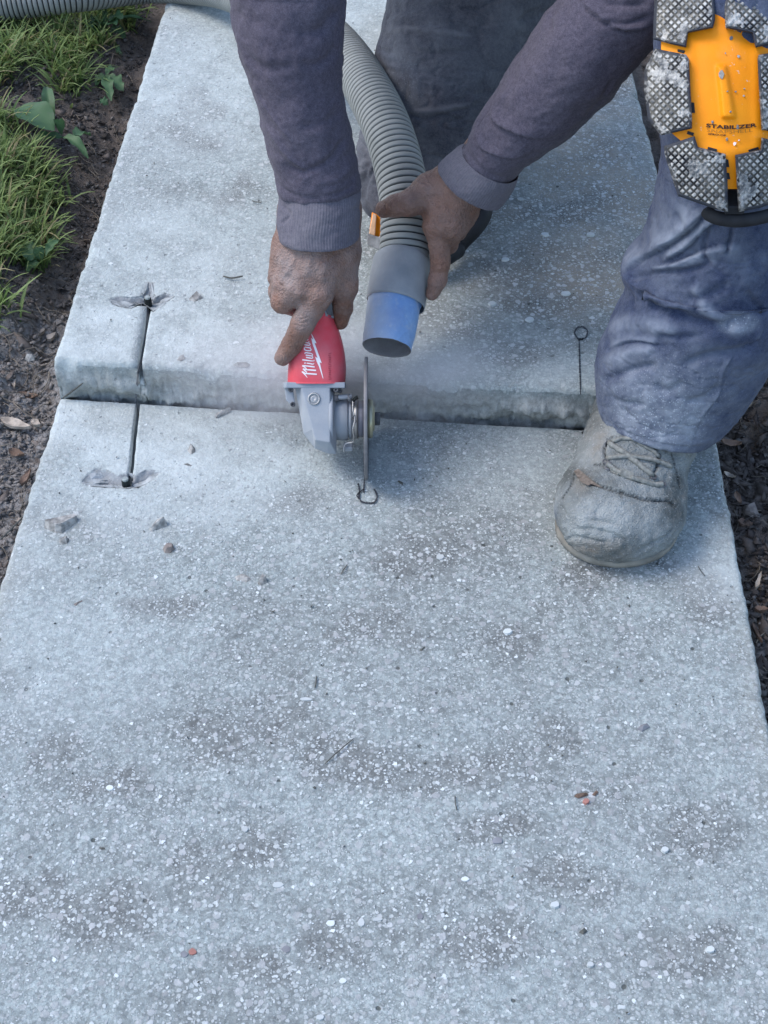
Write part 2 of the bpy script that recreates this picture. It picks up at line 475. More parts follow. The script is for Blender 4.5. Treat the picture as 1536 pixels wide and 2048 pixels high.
def shaded_attr(name, c1, c2, rough=.9, c3=None, sc=200, bump=.0006):
    m = M(name, rough, .2)
    col = m.mix(m.attr('shade'), (*c1, 1), (*c2, 1))
    if c3: col = m.mix(m.map(m.attr('shade2'), .75, .8), col, (*c3, 1))
    col = m.mix(m.map(m.noise(sc, 4), .3, .7, 0, .5), col, m.mix(.5, col, (.02, .018, .016, 1)))
    m.color(col); m.bump(m.noise(sc * 3, 3), bump, .7)
    return m.m
def fabric(name, c1, c2, dustc, dust, dsc=14, heather=1400, weave=.0004, rough=.95, wear_and_light=None):
    m = M(name, rough, .12)
    h = m.noise(heather, 2, .7); h2 = m.noise(heather / 4.5, 3, .7)
    col = m.mix(m.map(m.math('ADD', m.math('MULTIPLY', h, .6), m.math('MULTIPLY', h2, .4)), .36, .64), c1, c2)
    col = m.mix(m.map(m.noise(9, 3), .35, .7, 0, .35), col, m.mix(.6, col, c1))
    if wear_and_light:
        col = m.mix(m.math('MAXIMUM', m.map(m.noise(26, 6, .65), .54, .74, 0, .45), m.math('MULTIPLY', m.attr('ridge_light'), m.map(m.noise(60, 4, .6), .3, .6, .35, .85))), col, wear_and_light)  # patchy wear, plus highlights put into the colour along raised folds
    dd = m.math('MULTIPLY', m.map(m.noise(dsc, 6, .65), .42, .72), dust)
    da = m.attr('dust')
    vs_ = m.vor(520, m.co); sc3 = m.n('ShaderNodeSeparateColor'); m.t.links.new(vs_.outputs['Color'], sc3.inputs[0]); sp_ = m.math('MULTIPLY', m.map(m.math('SUBTRACT', m.map(sc3.outputs[1], 0, 1, .2, .45), vs_.outputs['Distance']), 0, .08), m.map(sc3.outputs[0], .42, .46))
    dd = m.math('MAXIMUM', dd, m.math('MULTIPLY', da, m.map(sp_, 0, 1, .22, 1)))
    col = m.mix(m.math('MULTIPLY', m.math('MINIMUM', m.math('MULTIPLY', da, 1.6), 1.0), m.map(m.noise(48, 6, .7), .36, .64, .05, .62)), col, dustc)
    col = m.mix(dd, col, dustc); m.color(col)
    m.b.inputs['Sheen Weight'].default_value = .06
    m.bump(m.math('ADD', m.math('MULTIPLY', h, .5), m.math('MULTIPLY', h2, .8)), weave, .6)
    return m.m
def skin_mat():
    m = M('dusty_skin', .62, .35)
    c = m.mix(m.map(m.noise(35, 4, .6), .3, .7), (.130, .064, .042, 1), (.225, .120, .084, 1))
    c = m.mix(m.map(m.noise(90, 4, .6), .50, .72, 0, .65), c, (.085, .040, .030, 1))
    dd = m.math('MULTIPLY', m.map(m.noise(28, 5, .6), .35, .70), m.map(m.attr('dust'), 0, 1, .12, .75))
    c = m.mix(dd, c, (.33, .32, .325, 1)); m.color(c); m.rough(m.map(dd, 0, 1, .55, .9))
    m.b.inputs['Subsurface Weight'].default_value = .06; m.b.inputs['Subsurface Radius'].default_value = (.006, .002, .001)
    v = m.vor(520, m.co); 
    m.bump(m.math('ADD', m.math('MULTIPLY', v.outputs['Distance'], .8), m.noise(260, 4, .6)), .0012, .8)
    return m.m
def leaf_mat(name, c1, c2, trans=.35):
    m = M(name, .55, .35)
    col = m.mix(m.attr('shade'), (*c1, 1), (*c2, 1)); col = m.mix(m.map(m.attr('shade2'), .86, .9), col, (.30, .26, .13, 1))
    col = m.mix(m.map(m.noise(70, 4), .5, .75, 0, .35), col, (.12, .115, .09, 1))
    m.color(col)
    tr = m.n('ShaderNodeBsdfTranslucent'); m.put(tr.inputs[0], col); mx = m.n('ShaderNodeMixShader'); mx.inputs[0].default_value = trans
    m.t.links.new(m.b.outputs[0], mx.inputs[1]); m.t.links.new(tr.outputs[0], mx.inputs[2])
    m.t.links.new(mx.outputs[0], m.t.nodes['Material Output'].inputs['Surface'])
    return m.m
MAT = {}
MAT['concrete'] = concrete_mat()
def stone_mat():
    m = M('washed_aggregate', .85, .25)
    st = concrete_stain(m)
    film = m.mix(m.attr('shade'), (.265, .287, .284, 1), (.46, .50, .495, 1)); bare = m.mix(m.attr('shade'), (.25, .262, .26, 1), (.64, .675, .67, 1))
    m.color(m.mix(m.map(st, 0, .7, .45, 1), film, bare)); m.bump(m.noise(900, 2), .0002, .5); return m.m
MAT['stone'] = stone_mat()
MAT['stone_dark'] = simple('dark_aggregate', (.20, .205, .22), .8, .3)
MAT['stone_red'] = simple('red_aggregate', (.36, .17, .14), .8, .3)
MAT['fragment'] = simple('broken_concrete', (.27, .265, .25), .95, .2, .45, 150, .0012, 500)
MAT['brownfrag'] = simple('brown_pebble', (.19, .165, .15), .9, .2, .3, 150, .001, 400)
MAT['marker'] = simple('marker_ink', (.035, .038, .045), .7, .3, .4, 900)
def soil_mat():
    m = M('garden_soil', .97, .12)
    c = m.mix(m.map(m.noise(12, 6, .65), .35, .65), (.066, .055, .048, 1), (.175, .150, .130, 1))
    c = m.mix(m.map(m.noise(160, 4, .7), .4, .65), c, (.20, .168, .145, 1))
    c = m.mix(m.math('MULTIPLY', m.attr('dust'), m.map(m.noise(130, 4), .35, .6)), c, (.34, .33, .32, 1))
    m.color(c); m.bump(m.math('ADD', m.noise(140, 6, .75), m.math('MULTIPLY', m.noise(600, 3), .4)), .007, 1.0); return m.m
MAT['soil'] = soil_mat()
MAT['clod'] = shaded_attr('soil_crumb', (.050, .045, .041), (.235, .215, .198), .95)
MAT['mulch'] = shaded_attr('mulch_bits', (.038, .030, .027), (.19, .160, .140), .9)
MAT['wood_pale'] = simple('weathered_wood_chip', (.33, .28, .23), .9, .2, .35, 90, .0012, 300)
MAT['wood_brown'] = simple('brown_bark', (.13, .088, .066), .9, .2, .4, 90, .0015, 260)
MAT['dead_leaf'] = simple('dead_leaf', (.19, .125, .088), .8, .3, .4, 60, .0008, 200)
MAT['grass'] = leaf_mat('grass_blade', (.07, .13, .035), (.29, .38, .13))
MAT['weed'] = leaf_mat('broad_leaf', (.05, .11, .045), (.085, .165, .07), .25)
MAT['sleeve'] = fabric('heather_sweatshirt', (.046, .041, .058, 1), (.128, .116, .150, 1), (.26, .25, .25, 1), .05)
MAT['cuff'] = fabric('ribbed_cuff', (.078, .074, .095, 1), (.150, .142, .172, 1), (.28, .27, .27, 1), .2)
MAT['trouser'] = fabric('dusty_work_trousers', (.014, .021, .050, 1), (.056, .074, .132, 1), (.34, .38, .43, 1), .22, 15, 1300, .0011, wear_and_light=(.19, .22, .28, 1))
MAT['trouser2'] = fabric('shaded_work_trousers', (.036, .038, .050, 1), (.104, .106, .122, 1), (.26, .28, .31, 1), .26, 12, 1300, .0009, wear_and_light=(.185, .185, .20, 1))
MAT['skin'] = skin_mat()
MAT['nail'] = simple('fingernail', (.27, .165, .130), .4, .5, .15)
MAT['red'] = simple('red_plastic', (.56, .030, .050), .5, .4, .08, 30, .0002, 900, .28, (.46, .28, .30, 1), 26)
MAT['greyhouse'] = simple('cast_grey_metal', (.24, .27, .305), .55, .45, .08, 40, .0003, 900, .5, (.40, .40, .40, 1), 24)
MAT['greydark'] = simple('dark_plastic', (.045, .048, .055), .6, .4, .2, 60, 0, 400, .5, (.26, .26, .27, 1))
MAT['steel'] = simple('worn_steel', (.35, .35, .34), .38, .5, .15, 90, .0002, 800, .35, metal=.7)
MAT['brass'] = simple('yellow_passivated_steel', (.42, .40, .27), .35, .5, .15, 90, 0, 400, .3, metal=.75)
MAT['disc'] = simple('blade_steel', (.15, .15, .16), .5, .5, .2, 120, 0, 400, .4, (.30, .28, .27, 1), 40, metal=.4)
MAT['purple'] = simple('spindle_flange', (.16, .165, .20), .5, .4, .15, 80, 0, 400, .45)
MAT['white'] = simple('white_print', (.74, .70, .71), .6, .3, .05)
MAT['black'] = simple('black_rubber', (.018, .019, .022), .75, .3, .3)
MAT['boltblack'] = simple('anchor_socket', (.014, .018, .018), .8, .2, .3)
MAT['bolttop'] = simple('anchor_face', (.26, .29, .28), .6, .4, .2, 300)
MAT['hose'] = simple('grey_corrugated_hose', (.150, .158, .150), .5, .4, .12, 30, .0002, 600, .45, (.33, .34, .33, 1), 16)
MAT['collar'] = simple('hose_collar', (.21, .225, .24), .5, .4, .10, 30, .0004, 300, .55, (.38, .38, .37, 1), 20)
MAT['tape'] = simple('blue_tape', (.085, .22, .52), .55, .4, .12, 50, .0006, 120, .62, (.30, .36, .44, 1), 22)
MAT['inner'] = simple('nozzle_inside', (.15, .15, .148), .8, .3, .2, 90)
def shell_mat():
    m = M('orange_shell', .55, .22)
    c = m.mix(m.map(m.noise(16, 3), .35, .65), (.84, .24, .004, 1), (.93, .32, .006, 1))
    s1 = m.math('MULTIPLY', m.map(m.noise(260, 3, .6), .66, .70), m.map(m.noise(40, 3), .45, .6))
    c = m.mix(m.math('MAXIMUM', m.math('MULTIPLY', s1, .8), m.map(m.noise(20, 5, .6), .6, .9, 0, .12)), c, (.62, .52, .42, 1)); m.color(c)
    m.bump(m.noise(500, 2), .0002, .6); return m.m
MAT['shell'] = shell_mat()
def pad_mat():
    m = M('tread_rubber', .85, .25)
    top = m.attr('relief')                    # 1 on the tread studs, 0 in the channels
    mud = m.map(m.noise(45, 5, .62), .36, .56)
    stud = m.mix(m.map(m.noise(120, 4, .7), .38, .62), (.12, .125, .13, 1), (.52, .51, .48, 1))
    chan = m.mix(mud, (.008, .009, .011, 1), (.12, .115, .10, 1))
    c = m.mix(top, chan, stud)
    cake = m.map(m.noise(28, 5, .7), .60, .68)
    c = m.mix(cake, c, (.44, .40, .33, 1))
    c = m.mix(m.attr('rim'), c, (.045, .050, .062, 1))
    m.color(c); m.bump(m.noise(300, 3), .0006, .7); return m.m
MAT['pad'] = pad_mat()
def boot_mat():
    m = M('dusty_suede_boot', .95, .15)
    c = m.mix(m.map(m.noise(20, 5, .6), .35, .65), (.105, .115, .112, 1), (.300, .325, .325, 1))
    c = m.mix(m.map(m.noise(11, 4, .6), .55, .68, 0, .55), c, (.17, .20, .25, 1))
    brown = m.attr('scuff'); c = m.mix(m.math('MULTIPLY', brown, m.map(m.noise(40, 5, .6), .35, .6)), c, (.200, .175, .145, 1)); c = m.mix(m.math('MULTIPLY', m.attr('seam_shade'), .85), c, (.03, .032, .03, 1))  # last mix darkens seams: crease shade put into the colour, and stitching
    c = m.mix(m.map(m.noise(420, 3, .6), .60, .70, 0, .7), c, (.42, .43, .43, 1)); m.color(c)
    m.bump(m.math('ADD', m.noise(90, 5, .7), m.math('MULTIPLY', m.noise(600, 3), .9)), .0028, 1.0); return m.m
MAT['boot'] = boot_mat()
MAT['lace'] = simple('dusty_lace', (.20, .205, .19), .95, .2, .25, 300, .0004, 900)
MAT['orange_text'] = simple('black_print', (.045, .020, .012), .7, .3, .2, 300)
MAT['brown_text'] = simple('worn_print', (.34, .15, .02), .7, .3, .3, 300)
MAT['twig'] = simple('dry_needle', (.085, .085, .075), .8, .3, .3, 200)
MAT['hair'] = simple('dark_knit_hat', (.03, .03, .035), .9, .2, .3, 200, .001, 300)

# ------------------------------------------------------------------ the walkway: two poured slabs with a step between them
ZU = 0.052                                     # height of the raised slab
def line_x(a, b):
    a, b = np.asarray(a), np.asarray(b)
    return lambda y: a[0] + (y - a[1]) * (b[0] - a[0]) / (b[1] - a[1])
LL = line_x(G(118, 795), G(0, 1170)); LR = line_x(G(1434, 877), G(1536, 1420))
UL = line_x(G(105, 722, ZU), G(330, 0, ZU)); UR = line_x(G(1424, 790, ZU), G(1264, 130, ZU))
jA, jB = G(118, 795), G(1190, 860)
def joint(x): return jA[1] + (x - jA[0]) * (jB[1] - jA[1]) / (jB[0] - jA[0])
def in_poly(x, y, poly):
    ins = np.zeros(np.shape(x), bool); n = len(poly)
    for k in range(n):
        x1, y1 = poly[k]; x2, y2 = poly[(k + 1) % n]
        c = ((y1 > y) != (y2 > y)) & (x < (x2 - x1) * (y - y1) / (y2 - y1 + 1e-12) + x1); ins ^= c
    return ins
def edge_dist(x, y, poly):
    return poly_dist(x, y, list(poly) + [poly[0]])[0]
CHIP_U = [(219, 597), (236, 592), (262, 595), (288, 592), (297, 563), (303, 563), (309, 596), (330, 586), (350, 592), (322, 612), (306, 622), (286, 606), (262, 616), (240, 612), (228, 609)]
CHIP_L = [(163, 964), (176, 948), (192, 936), (212, 940), (236, 950), (252, 946), (272, 950), (292, 940), (320, 944), (306, 958), (290, 968), (276, 975), (240, 976), (200, 973), (180, 971)]
STAINS = {False: [(700, 1500, 130, 70), (560, 1440, 150, 60), (400, 1470, 130, 60), (1215, 1170, 110, 50), (1420, 1180, 60, 60), (230, 1830, 170, 80), (90, 1780, 90, 60), (430, 1720, 110, 60), (880, 1540, 110, 60), (1050, 1480, 90, 60), (850, 1100, 120, 60), (640, 1010, 100, 40), (680, 1900, 90, 60), (1340, 1640, 120, 60),
    (1120, 1760, 130, 50), (980, 1900, 100, 60), (330, 1230, 100, 40), (760, 1250, 120, 45), (1040, 1260, 140, 45), (230, 1560, 100, 40), (1380, 1880, 120, 60), (540, 1960, 120, 50), (90, 1480, 60, 50), (930, 1680, 120, 40)],
  True: [(380, 590, 60, 30), (330, 690, 40, 30), (480, 380, 60, 40), (400, 250, 60, 50), (880, 640, 120, 40), (1100, 540, 150, 60), (1000, 420, 110, 50), (1150, 420, 120, 50), (1200, 300, 90, 60), (1010, 690, 120, 30), (1240, 180, 60, 40)]}
def slab(name, parent, xl, xr, front, back, z0, grooves, chips, dustpts, face_rough, fine=(0.45, 2.35), bottom=-.09):
    # columns as fractions, crowded at the edges and at each groove
    W_ = 0.70
    s = list(np.r_[0, .001, .0025, .0045, .007, .010, .014]) ; s = np.array(s) / W_
    base = np.r_[s, np.arange(.018, W_ - .017, .0018) / W_, 1 - s[::-1]]
    # rows in t (0 front .. 1 back), front edge crowded
    yf = front(0.0); yb = back(0.0); Ln = yb - yf
    e = np.r_[0, .001, .0025, .0045, .007, .010, .014]
    y0 = max(fine[0], yf + .018); 
    rows = np.r_[e, np.arange(.016, y0 - yf, .05) if y0 - yf > .05 else []]
    rows = np.r_[rows[rows < y0 - yf - .001], np.arange(y0 - yf, min(fine[1], yb - .018) - yf, .0018)]
    if yb - fine[1] > .05: rows = np.r_[rows, np.arange(rows[-1] + .05, Ln - .02, .05)]
    rows = np.r_[rows[rows < Ln - .016], Ln - e[::-1]]
    tr = rows / Ln
    ks, fr = [], []
    fracs = base
    for g in grooves:
        gx = np.interp(tr * Ln + yf, g['y'], g['x']); f = (gx - xl(tr*Ln+yf)) / (xr(tr*Ln+yf) - xl(tr*Ln+yf)); fm = f.mean()
        k = np.searchsorted(fracs if fracs.ndim == 1 else fracs[0], fm); ks.append(k); fr.append(f)
    Fm = np.broadcast_to(fracs, (len(tr), len(base))).copy(); gcols = []
    for g, k, f in zip(grooves, ks, fr):
        k = int(np.argmin(np.abs(Fm.mean(0) - f.mean()))); b = Fm[:, k].copy(); ww = g['w'] / 2 / W_
        Fm = np.where(Fm <= b[:, None], Fm * (f / b)[:, None], 1 - (1 - Fm) * ((1 - f) / (1 - b))[:, None])
        wj = ww * (1 + .12 * noise(v3(tr * 130, 0 * tr, 0 * tr + k), 1.0, 5))
        new = np.stack([f - wj - .0004, f - wj, f + wj, f + wj + .0004], 1)
        keep = np.abs(Fm - f[:, None]).min(0) > (ww * 1.3 + .0006)
        L_ = Fm[:, keep & (Fm.mean(0) < f.mean())]; R_ = Fm[:, keep & (Fm.mean(0) >= f.mean())]
        Fm = np.concatenate([L_, new, R_], 1); gcols.append((L_.shape[1] + 1, L_.shape[1] + 2))
    # positions: rows interpolate between the (slanted) front and back lines
    xa = xl(yf) + Fm * (xr(yf) - xl(yf)); 
    Y = front(xa) + tr[:, None] * (back(xa) - front(xa)); X = xl(Y) + Fm * (xr(Y) - xl(Y))
    Y = front(X) + tr[:, None] * (back(X) - front(X))
    P = v3(X, Y, 0 * X)
    eL = (X - xl(Y)); eR = xr(Y) - X; eF = Y - front(X); eB = back(X) - Y
    # wavering edges
    wob = .0008 * fbm(P, 7, 3, 3) + .0009 * fbm(P, 90, 3, 9)
    X = X + wob * (np.exp(-eL / .02) + np.exp(-eR / .02)); Y = Y + wob * 1.2 * (np.exp(-eF / .02))
    r = .007 + .003 * noise(P, 25, 4)
    Z = np.zeros_like(X)
    def rnd(e_, r_): q = np.clip(r_ - e_, 0, r_); return r_ - np.sqrt(np.clip(r_**2 - q**2, 0, None))
    rf = (.0065 if face_rough > 0 else .004)
    chipn = np.clip(fbm(P, 38, 4, 51, .6) - .35, 0, 1) * .010 * (1 if face_rough > 0 else .35)
    Z -= np.maximum(np.maximum(rnd(eL, r + chipn), rnd(eR, r + chipn)), rnd(eF, rf + chipn))
    Z += .00045 * fbm(P, 30, 4, 1) + .0010 * fbm(P, 5, 3, 2) + .00028 * fbm(P, 300, 2, 6)
    px, py, _ = PX(v3(X, Y, z0 + Z))
    fresh = np.zeros_like(X)
    for poly, dep in chips:
        ins = in_poly(px, py, poly) & (Y > .9); dd = edge_dist(px, py, poly)
        lowy = np.array(poly)[:, 1].max()
        bx, by = ((297, 606) if z0 > 0 else (254, 971)); an_ = np.arctan2(py - by, (px - bx) * .6)
        facet = .55 + .75 * np.clip(fbm(v3(np.cos(an_) * 3.2, np.sin(an_) * 3.2, np.hypot(px - bx, py - by) / 60), 1.0, 3, 21), -.6, .8)
        lowf = np.clip((py - by + 26) / 26, .25, 1)
        Z = np.where(ins, Z - dep * np.clip(dd / 6, 0, 1) * facet * lowf - .0008, Z); fresh = np.where(ins, .75, fresh)
    dust = np.zeros_like(X)
    for (dx, dy, rad, am) in dustpts:
        c = G(dx, dy, z0); dust = np.maximum(dust, am * np.clip(1.25 - np.hypot(X - c[0], (Y - c[1])) / rad * (1 + .3 * fbm(P, 12, 3, 8)), 0, 1))
    for g, (c1, c2) in zip(grooves, gcols):
        inside = (Y[:, c1] > g['y'][0]) & (Y[:, c1] < g['y'][-1])
        Z[inside, c1:c2 + 1] -= g['dep']; 
    dust_top = np.clip(dust, 0, 1) * (1 - fresh); spot = np.zeros_like(X)
    wx, wy = px + 70 * fbm(P, 9, 4, 81, .6), py + 34 * fbm(P, 9, 4, 82, .6)
    for (dx, dy, rx, ry) in STAINS[z0 > 0]:
        dd = np.hypot((wx - dx) / rx, (wy - dy) / ry) / 1.12 + .22 * fbm(P, 26, 4, 71, .6); q_ = np.clip(1.3 - dd, 0, 1); spot = np.maximum(spot, q_ * q_ * (3 - 2 * q_) * .78)
    top = v3(X, Y, Z + z0); n, m = X.shape
    V = [top.reshape(-1, 3)]; Q = [gridf(n, m)]; A = [dust_top.ravel()]; B = [np.zeros(n * m)]; Fr = [fresh.ravel()]; hx = np.clip(.2 + (X - .0) / .30, 0, 1) * np.clip((Y - 1.22) / .12, 0, 1) if z0 > 0 else np.clip(1 - np.minimum(eL, eR) / .03, 0, 1) * .5; D_ = [hx.ravel()]; Sp = [spot.ravel()]  # upper slab: stain and painted lightening where the worker shades it; lower: edge mud
    off = n * m
    def skirt(line, dirn, nr, amp, seed):
        nonlocal off
        zt = line[:, 2]; k = np.linspace(0, 1, nr)[:, None]
        zz = zt[None] + k ** .9 * (bottom - zt[None]); P_ = np.stack([np.broadcast_to(line[:, 0], zz.shape), np.broadcast_to(line[:, 1], zz.shape), zz], -1).copy()
        nse = fbm(P_ * [1, 1, 1.4], 85, 5, seed, .65); big = fbm(P_ * [1, 1, 3.2], 13, 4, seed + 3)
        dsp = amp * (nse * .8 + big * 1.2) * np.clip(k * 6, 0, 1) - amp * .9 * np.clip(k * 4 - .1, 0, 1.6)
        P_ += np.asarray(dirn) * dsp[..., None]
        Ffaces = gridf(nr, line.shape[0]) + off
        V.append(P_.reshape(-1, 3)); Q.append(Ffaces); off += nr * line.shape[0]
        dl = np.clip(.75 - (P_[..., 0] - LL(1.2)) / .35, 0, .8) if amp > .002 else np.zeros(zz.shape)
        D_.append(np.zeros(zz.size)); Fr.append(np.zeros(zz.size)); Sp.append(np.zeros(zz.size)); A.append(dl.ravel()); B.append(np.broadcast_to(np.clip(k * 16, 0, 1), zz.shape).ravel())
    skirt(top[0], (0, -1, 0), 26 if face_rough > 0 else 8, .0060 * face_rough + .0006, 11)
    skirt(top[-1][::-1], (0, 1, 0), 4, .001, 12)
    skirt(top[::-1, 0], (-1, 0, 0), 8, .0022, 13); skirt(top[:, -1], (1, 0, 0), 8, .0022, 14)
    o = mk(name, np.concatenate(V), np.concatenate(Q), MAT['concrete'], parent, attrs={'dust': np.concatenate(A), 'side': np.concatenate(B), 'mud': np.concatenate(D_), 'fresh': np.concatenate(Fr), 'spot': np.concatenate(Sp)}, kind='structure')  # 'mud' holds the mud stain and the painted lightening in the worker's shade
    return o, top
walk = empty('pavement', (0, 1.19, -.09), kind='structure')
GW = .0048
gu = [G(297, 612, ZU), G(290, 650, ZU), G(282, 695, ZU), G(275, 742, ZU)]; gl = [G(272, 800), G(268, 850), G(262, 910), G(258, 965)]
gdl = [G(733, 828), G(732, 945)]
def gspec(pts, w_, dep, ext=0.0):
    p = sorted([(q[1], q[0]) for q in pts]); ys = [a for a, b in p]; xs = [b for a, b in p]
    return dict(y=np.array(ys), x=np.array(xs), w=w_, dep=dep)
g1 = gspec(gl, GW, .028); g1['y'][-1] += .02
g2 = gspec(gdl, .0026, .010); g2['y'][-1] += .02; g2['x'][:] = g2['x'].mean()
g3 = gspec(gu, GW, .022); g3['y'][0] -= .02
low, topL = slab('slab', walk, LL, LR, lambda x: -.35 + 0 * x, lambda x: joint(x) - .0025, 0.0, [g1, g2], [(CHIP_L, .030)],
    [(300, 900, .16, 1.), (430, 965, .09, 1.), (150, 830, .10, 1.), (520, 850, .16, .8), (700, 880, .10, .5), (60, 1050, .12, .5), (1050, 900, .10, .4), (120, 1300, .12, .35), (1430, 1150, .05, .7)], 0)
upp, topU = slab('slab', walk, UL, UR, lambda x: joint(x) + .0015, lambda x: 3.4 + 0 * x, ZU, [g3], [(CHIP_U, .030)],
    [(180, 690, .12, 1.2), (330, 650, .14, 1.), (420, 560, .16, .8), (560, 700, .12, .8), (300, 480, .16, .7), (420, 150, .35, .75), (620, 60, .3, .8), (900, 740, .10, .45), (1120, 750, .06, .5)], 1.0, fine=(1.1, 2.25))
tag(low, label='lower slab in the foreground'); tag(upp, label='raised slab behind the step')
def tri(o):
    me = o.data; V = np.zeros(len(me.vertices) * 3); me.vertices.foreach_get('co', V); V = V.reshape(-1, 3) + np.array(world_loc(o))
    Q = np.zeros(len(me.loops), np.int32); me.loops.foreach_get('vertex_index', Q); return V, Q.reshape(-1, 4)
class Flat:      # analytic plane, enough for marks on the slabs
    def __init__(s, z): s.z = z
    def at(s, px, py, off=.0004):
        p = G(px, py, s.z); p[2] += off + .0010; return p, np.array([0, 0, 1.])
def slab_z(top):
    from mathutils.kdtree import KDTree
    return None

# washed-out aggregate lying flush in the surface
def pebbles(parent, n, z0, xl, xr, ya, yb, seed):
    r_ = np.random.default_rng(seed); Vs, Fs, sh = [], [], []; o = 0; k = 0; P = []
    y = r_.uniform(ya, yb, n * 2); x = xl(y) + r_.uniform(.012, .988, n * 2) * (xr(y) - xl(y))
    dens = fbm(v3(x, y), 6, 3, 31) * .5 + .5
    ok = r_.uniform(0, 1, n * 2) < np.clip(dens * 1.1, .12, 1)
    if z0 == 0:
        px, py, _ = PX(v3(x, y, 0 * x)); ok &= ~in_poly(px, py, CHIP_L) & ~((np.abs(x - np.interp(y, g1['y'], g1['x'])) < .007) & (y > g1['y'][0])) & ~((np.abs(x - g2['x'][0]) < .005) & (y > g2['y'][0]))
    else:
        px, py, _ = PX(v3(x, y, 0 * x + z0)); ok &= ~in_poly(px, py, CHIP_U) & ~((np.abs(x - np.interp(y, g3['y'], g3['x'])) < .007) & (y < g3['y'][-1]))
        ok &= y > joint(x) + .016
    if z0 == 0: ok &= y < joint(x) - .014
    x, y = x[ok][:n], y[ok][:n]; n = len(x)
    rad = .0007 + .0020 * r_.uniform(0, 1, n) ** 2.6 + (r_.uniform(0, 1, n) < .02) * r_.uniform(0, .0022, n)
    zz = .00045 * fbm(v3(x, y), 30, 4, 1) + .0010 * fbm(v3(x, y), 5, 3, 2)
    m = 7; th = np.linspace(0, 2*np.pi, m, endpoint=False)[None] + r_.uniform(0, 6, (n, 1)) + r_.uniform(-.42, .42, (n, m))
    rr = rad[:, None] * r_.uniform(.45, 1.25, (n, m)); an = r_.uniform(0, np.pi, (n, 1)); ex = r_.uniform(.3, 1, (n, 1))
    ux, uy = rr * np.cos(th), rr * np.sin(th) * ex
    X = x[:, None] + ux * np.cos(an) - uy * np.sin(an); Y = y[:, None] + ux * np.sin(an) + uy * np.cos(an)
    top = v3(x[:, None] + (X - x[:, None]) * .82, y[:, None] + (Y - y[:, None]) * .82, (z0 + zz + .00030)[:, None] + 0 * X)
    bot = v3(X, Y, (z0 + zz - .0006)[:, None] + 0 * X)
    V = np.concatenate([top, bot], 1); sh = np.repeat(np.clip(r_.normal(.42, .34, n), 0, 1), 2 * m)
    Fc = []
    for i in range(n):
        b = i * 2 * m; Fc.append(list(range(b, b + m)))
        for j in range(m): Fc.append([b + j, b + m + j, b + m + (j + 1) % m, b + (j + 1) % m])
    px, py, _ = PX(v3(x, y, 0 * x + z0)); sp3 = np.zeros(n); wx_, wy_ = 70 * fbm(v3(x, y), 9, 4, 81, .6), 34 * fbm(v3(x, y), 9, 4, 82, .6)
    for (dx, dy, rx, ry) in STAINS[z0 > 0]: sp3 = np.maximum(sp3, .85 * np.clip(1.3 - np.hypot((px + wx_ - dx) / rx, (py + wy_ - dy) / ry) / 1.12 - .22 * fbm(v3(x, y), 26, 4, 71, .6), 0, 1))
    mk('aggregate', V.reshape(-1, 3), Fc, MAT['stone'], parent, smooth=False, attrs={'shade': sh, 'spot': np.repeat(sp3, 2 * m)}, kind='stuff')
pebbles(low, 15000, 0.0, LL, LR, .46, 1.2, 3)
pebbles(upp, 9000, ZU, UL, UR, 1.2, 2.3, 4)
def stone(px, py, rx, ry, z, mat, parent):
    P = [G(px + rx * math.cos(a) * random.uniform(.75, 1.1), py + ry * math.sin(a) * random.uniform(.75, 1.1), z) for a in np.linspace(0, 2*np.pi, 8, endpoint=False)]
    P = np.array(P); c = P.mean(0); V = np.concatenate([c + (P - c) * .9 + [0, 0, .0016], P + [0, 0, -.001]])
    mk('aggregate_stone', V, [list(range(8))[::-1]] + [[j, 8 + j, 8 + (j + 1) % 8, (j + 1) % 8] for j in range(8)], mat, parent, smooth=False, attrs={'shade': np.full(16, random.uniform(.4, 1))})
for px, py, rx, ry, mt in [(385, 1905, 11, 8, 'stone_red'), (368, 1910, 9, 7, 'stone_dark'), (573, 1900, 11, 8, 'stone_dark'), (995, 1683, 13, 8, 'stone_dark'), (1172, 1603, 8, 6, 'stone_red'), (723, 1846, 8, 10, 'stone'), (662, 1848, 10, 8, 'stone'),
        (685, 1963, 9, 8, 'stone'), (755, 1840, 12, 5, 'stone'), (556, 1771, 12, 7, 'stone'), (219, 1577, 9, 6, 'stone'), (1015, 1264, 9, 7, 'stone'), (880, 1115, 9, 6, 'stone'), (612, 1400, 14, 4, 'stone'), (1330, 1700, 9, 6, 'stone'), (1110, 1810, 11, 7, 'stone'),
        (1420, 1900, 10, 7, 'stone'), (930, 1760, 9, 6, 'stone'), (490, 1660, 8, 6, 'stone'), (640, 2036, 10, 6, 'stone'), (840, 1835, 8, 7, 'stone_dark'), (1180, 1930, 9, 6, 'stone')]:
    stone(px, py, rx, ry, 0.0, MAT[mt], low)
for px, py, rx, ry in [(1060, 640, 10, 5), (1130, 588, 11, 5), (985, 608, 9, 5), (1010, 520, 10, 4), (1090, 470, 9, 4), (1040, 400, 8, 4), (1180, 470, 10, 4)]:
    stone(px, py, rx, ry, ZU, MAT['stone'], upp)

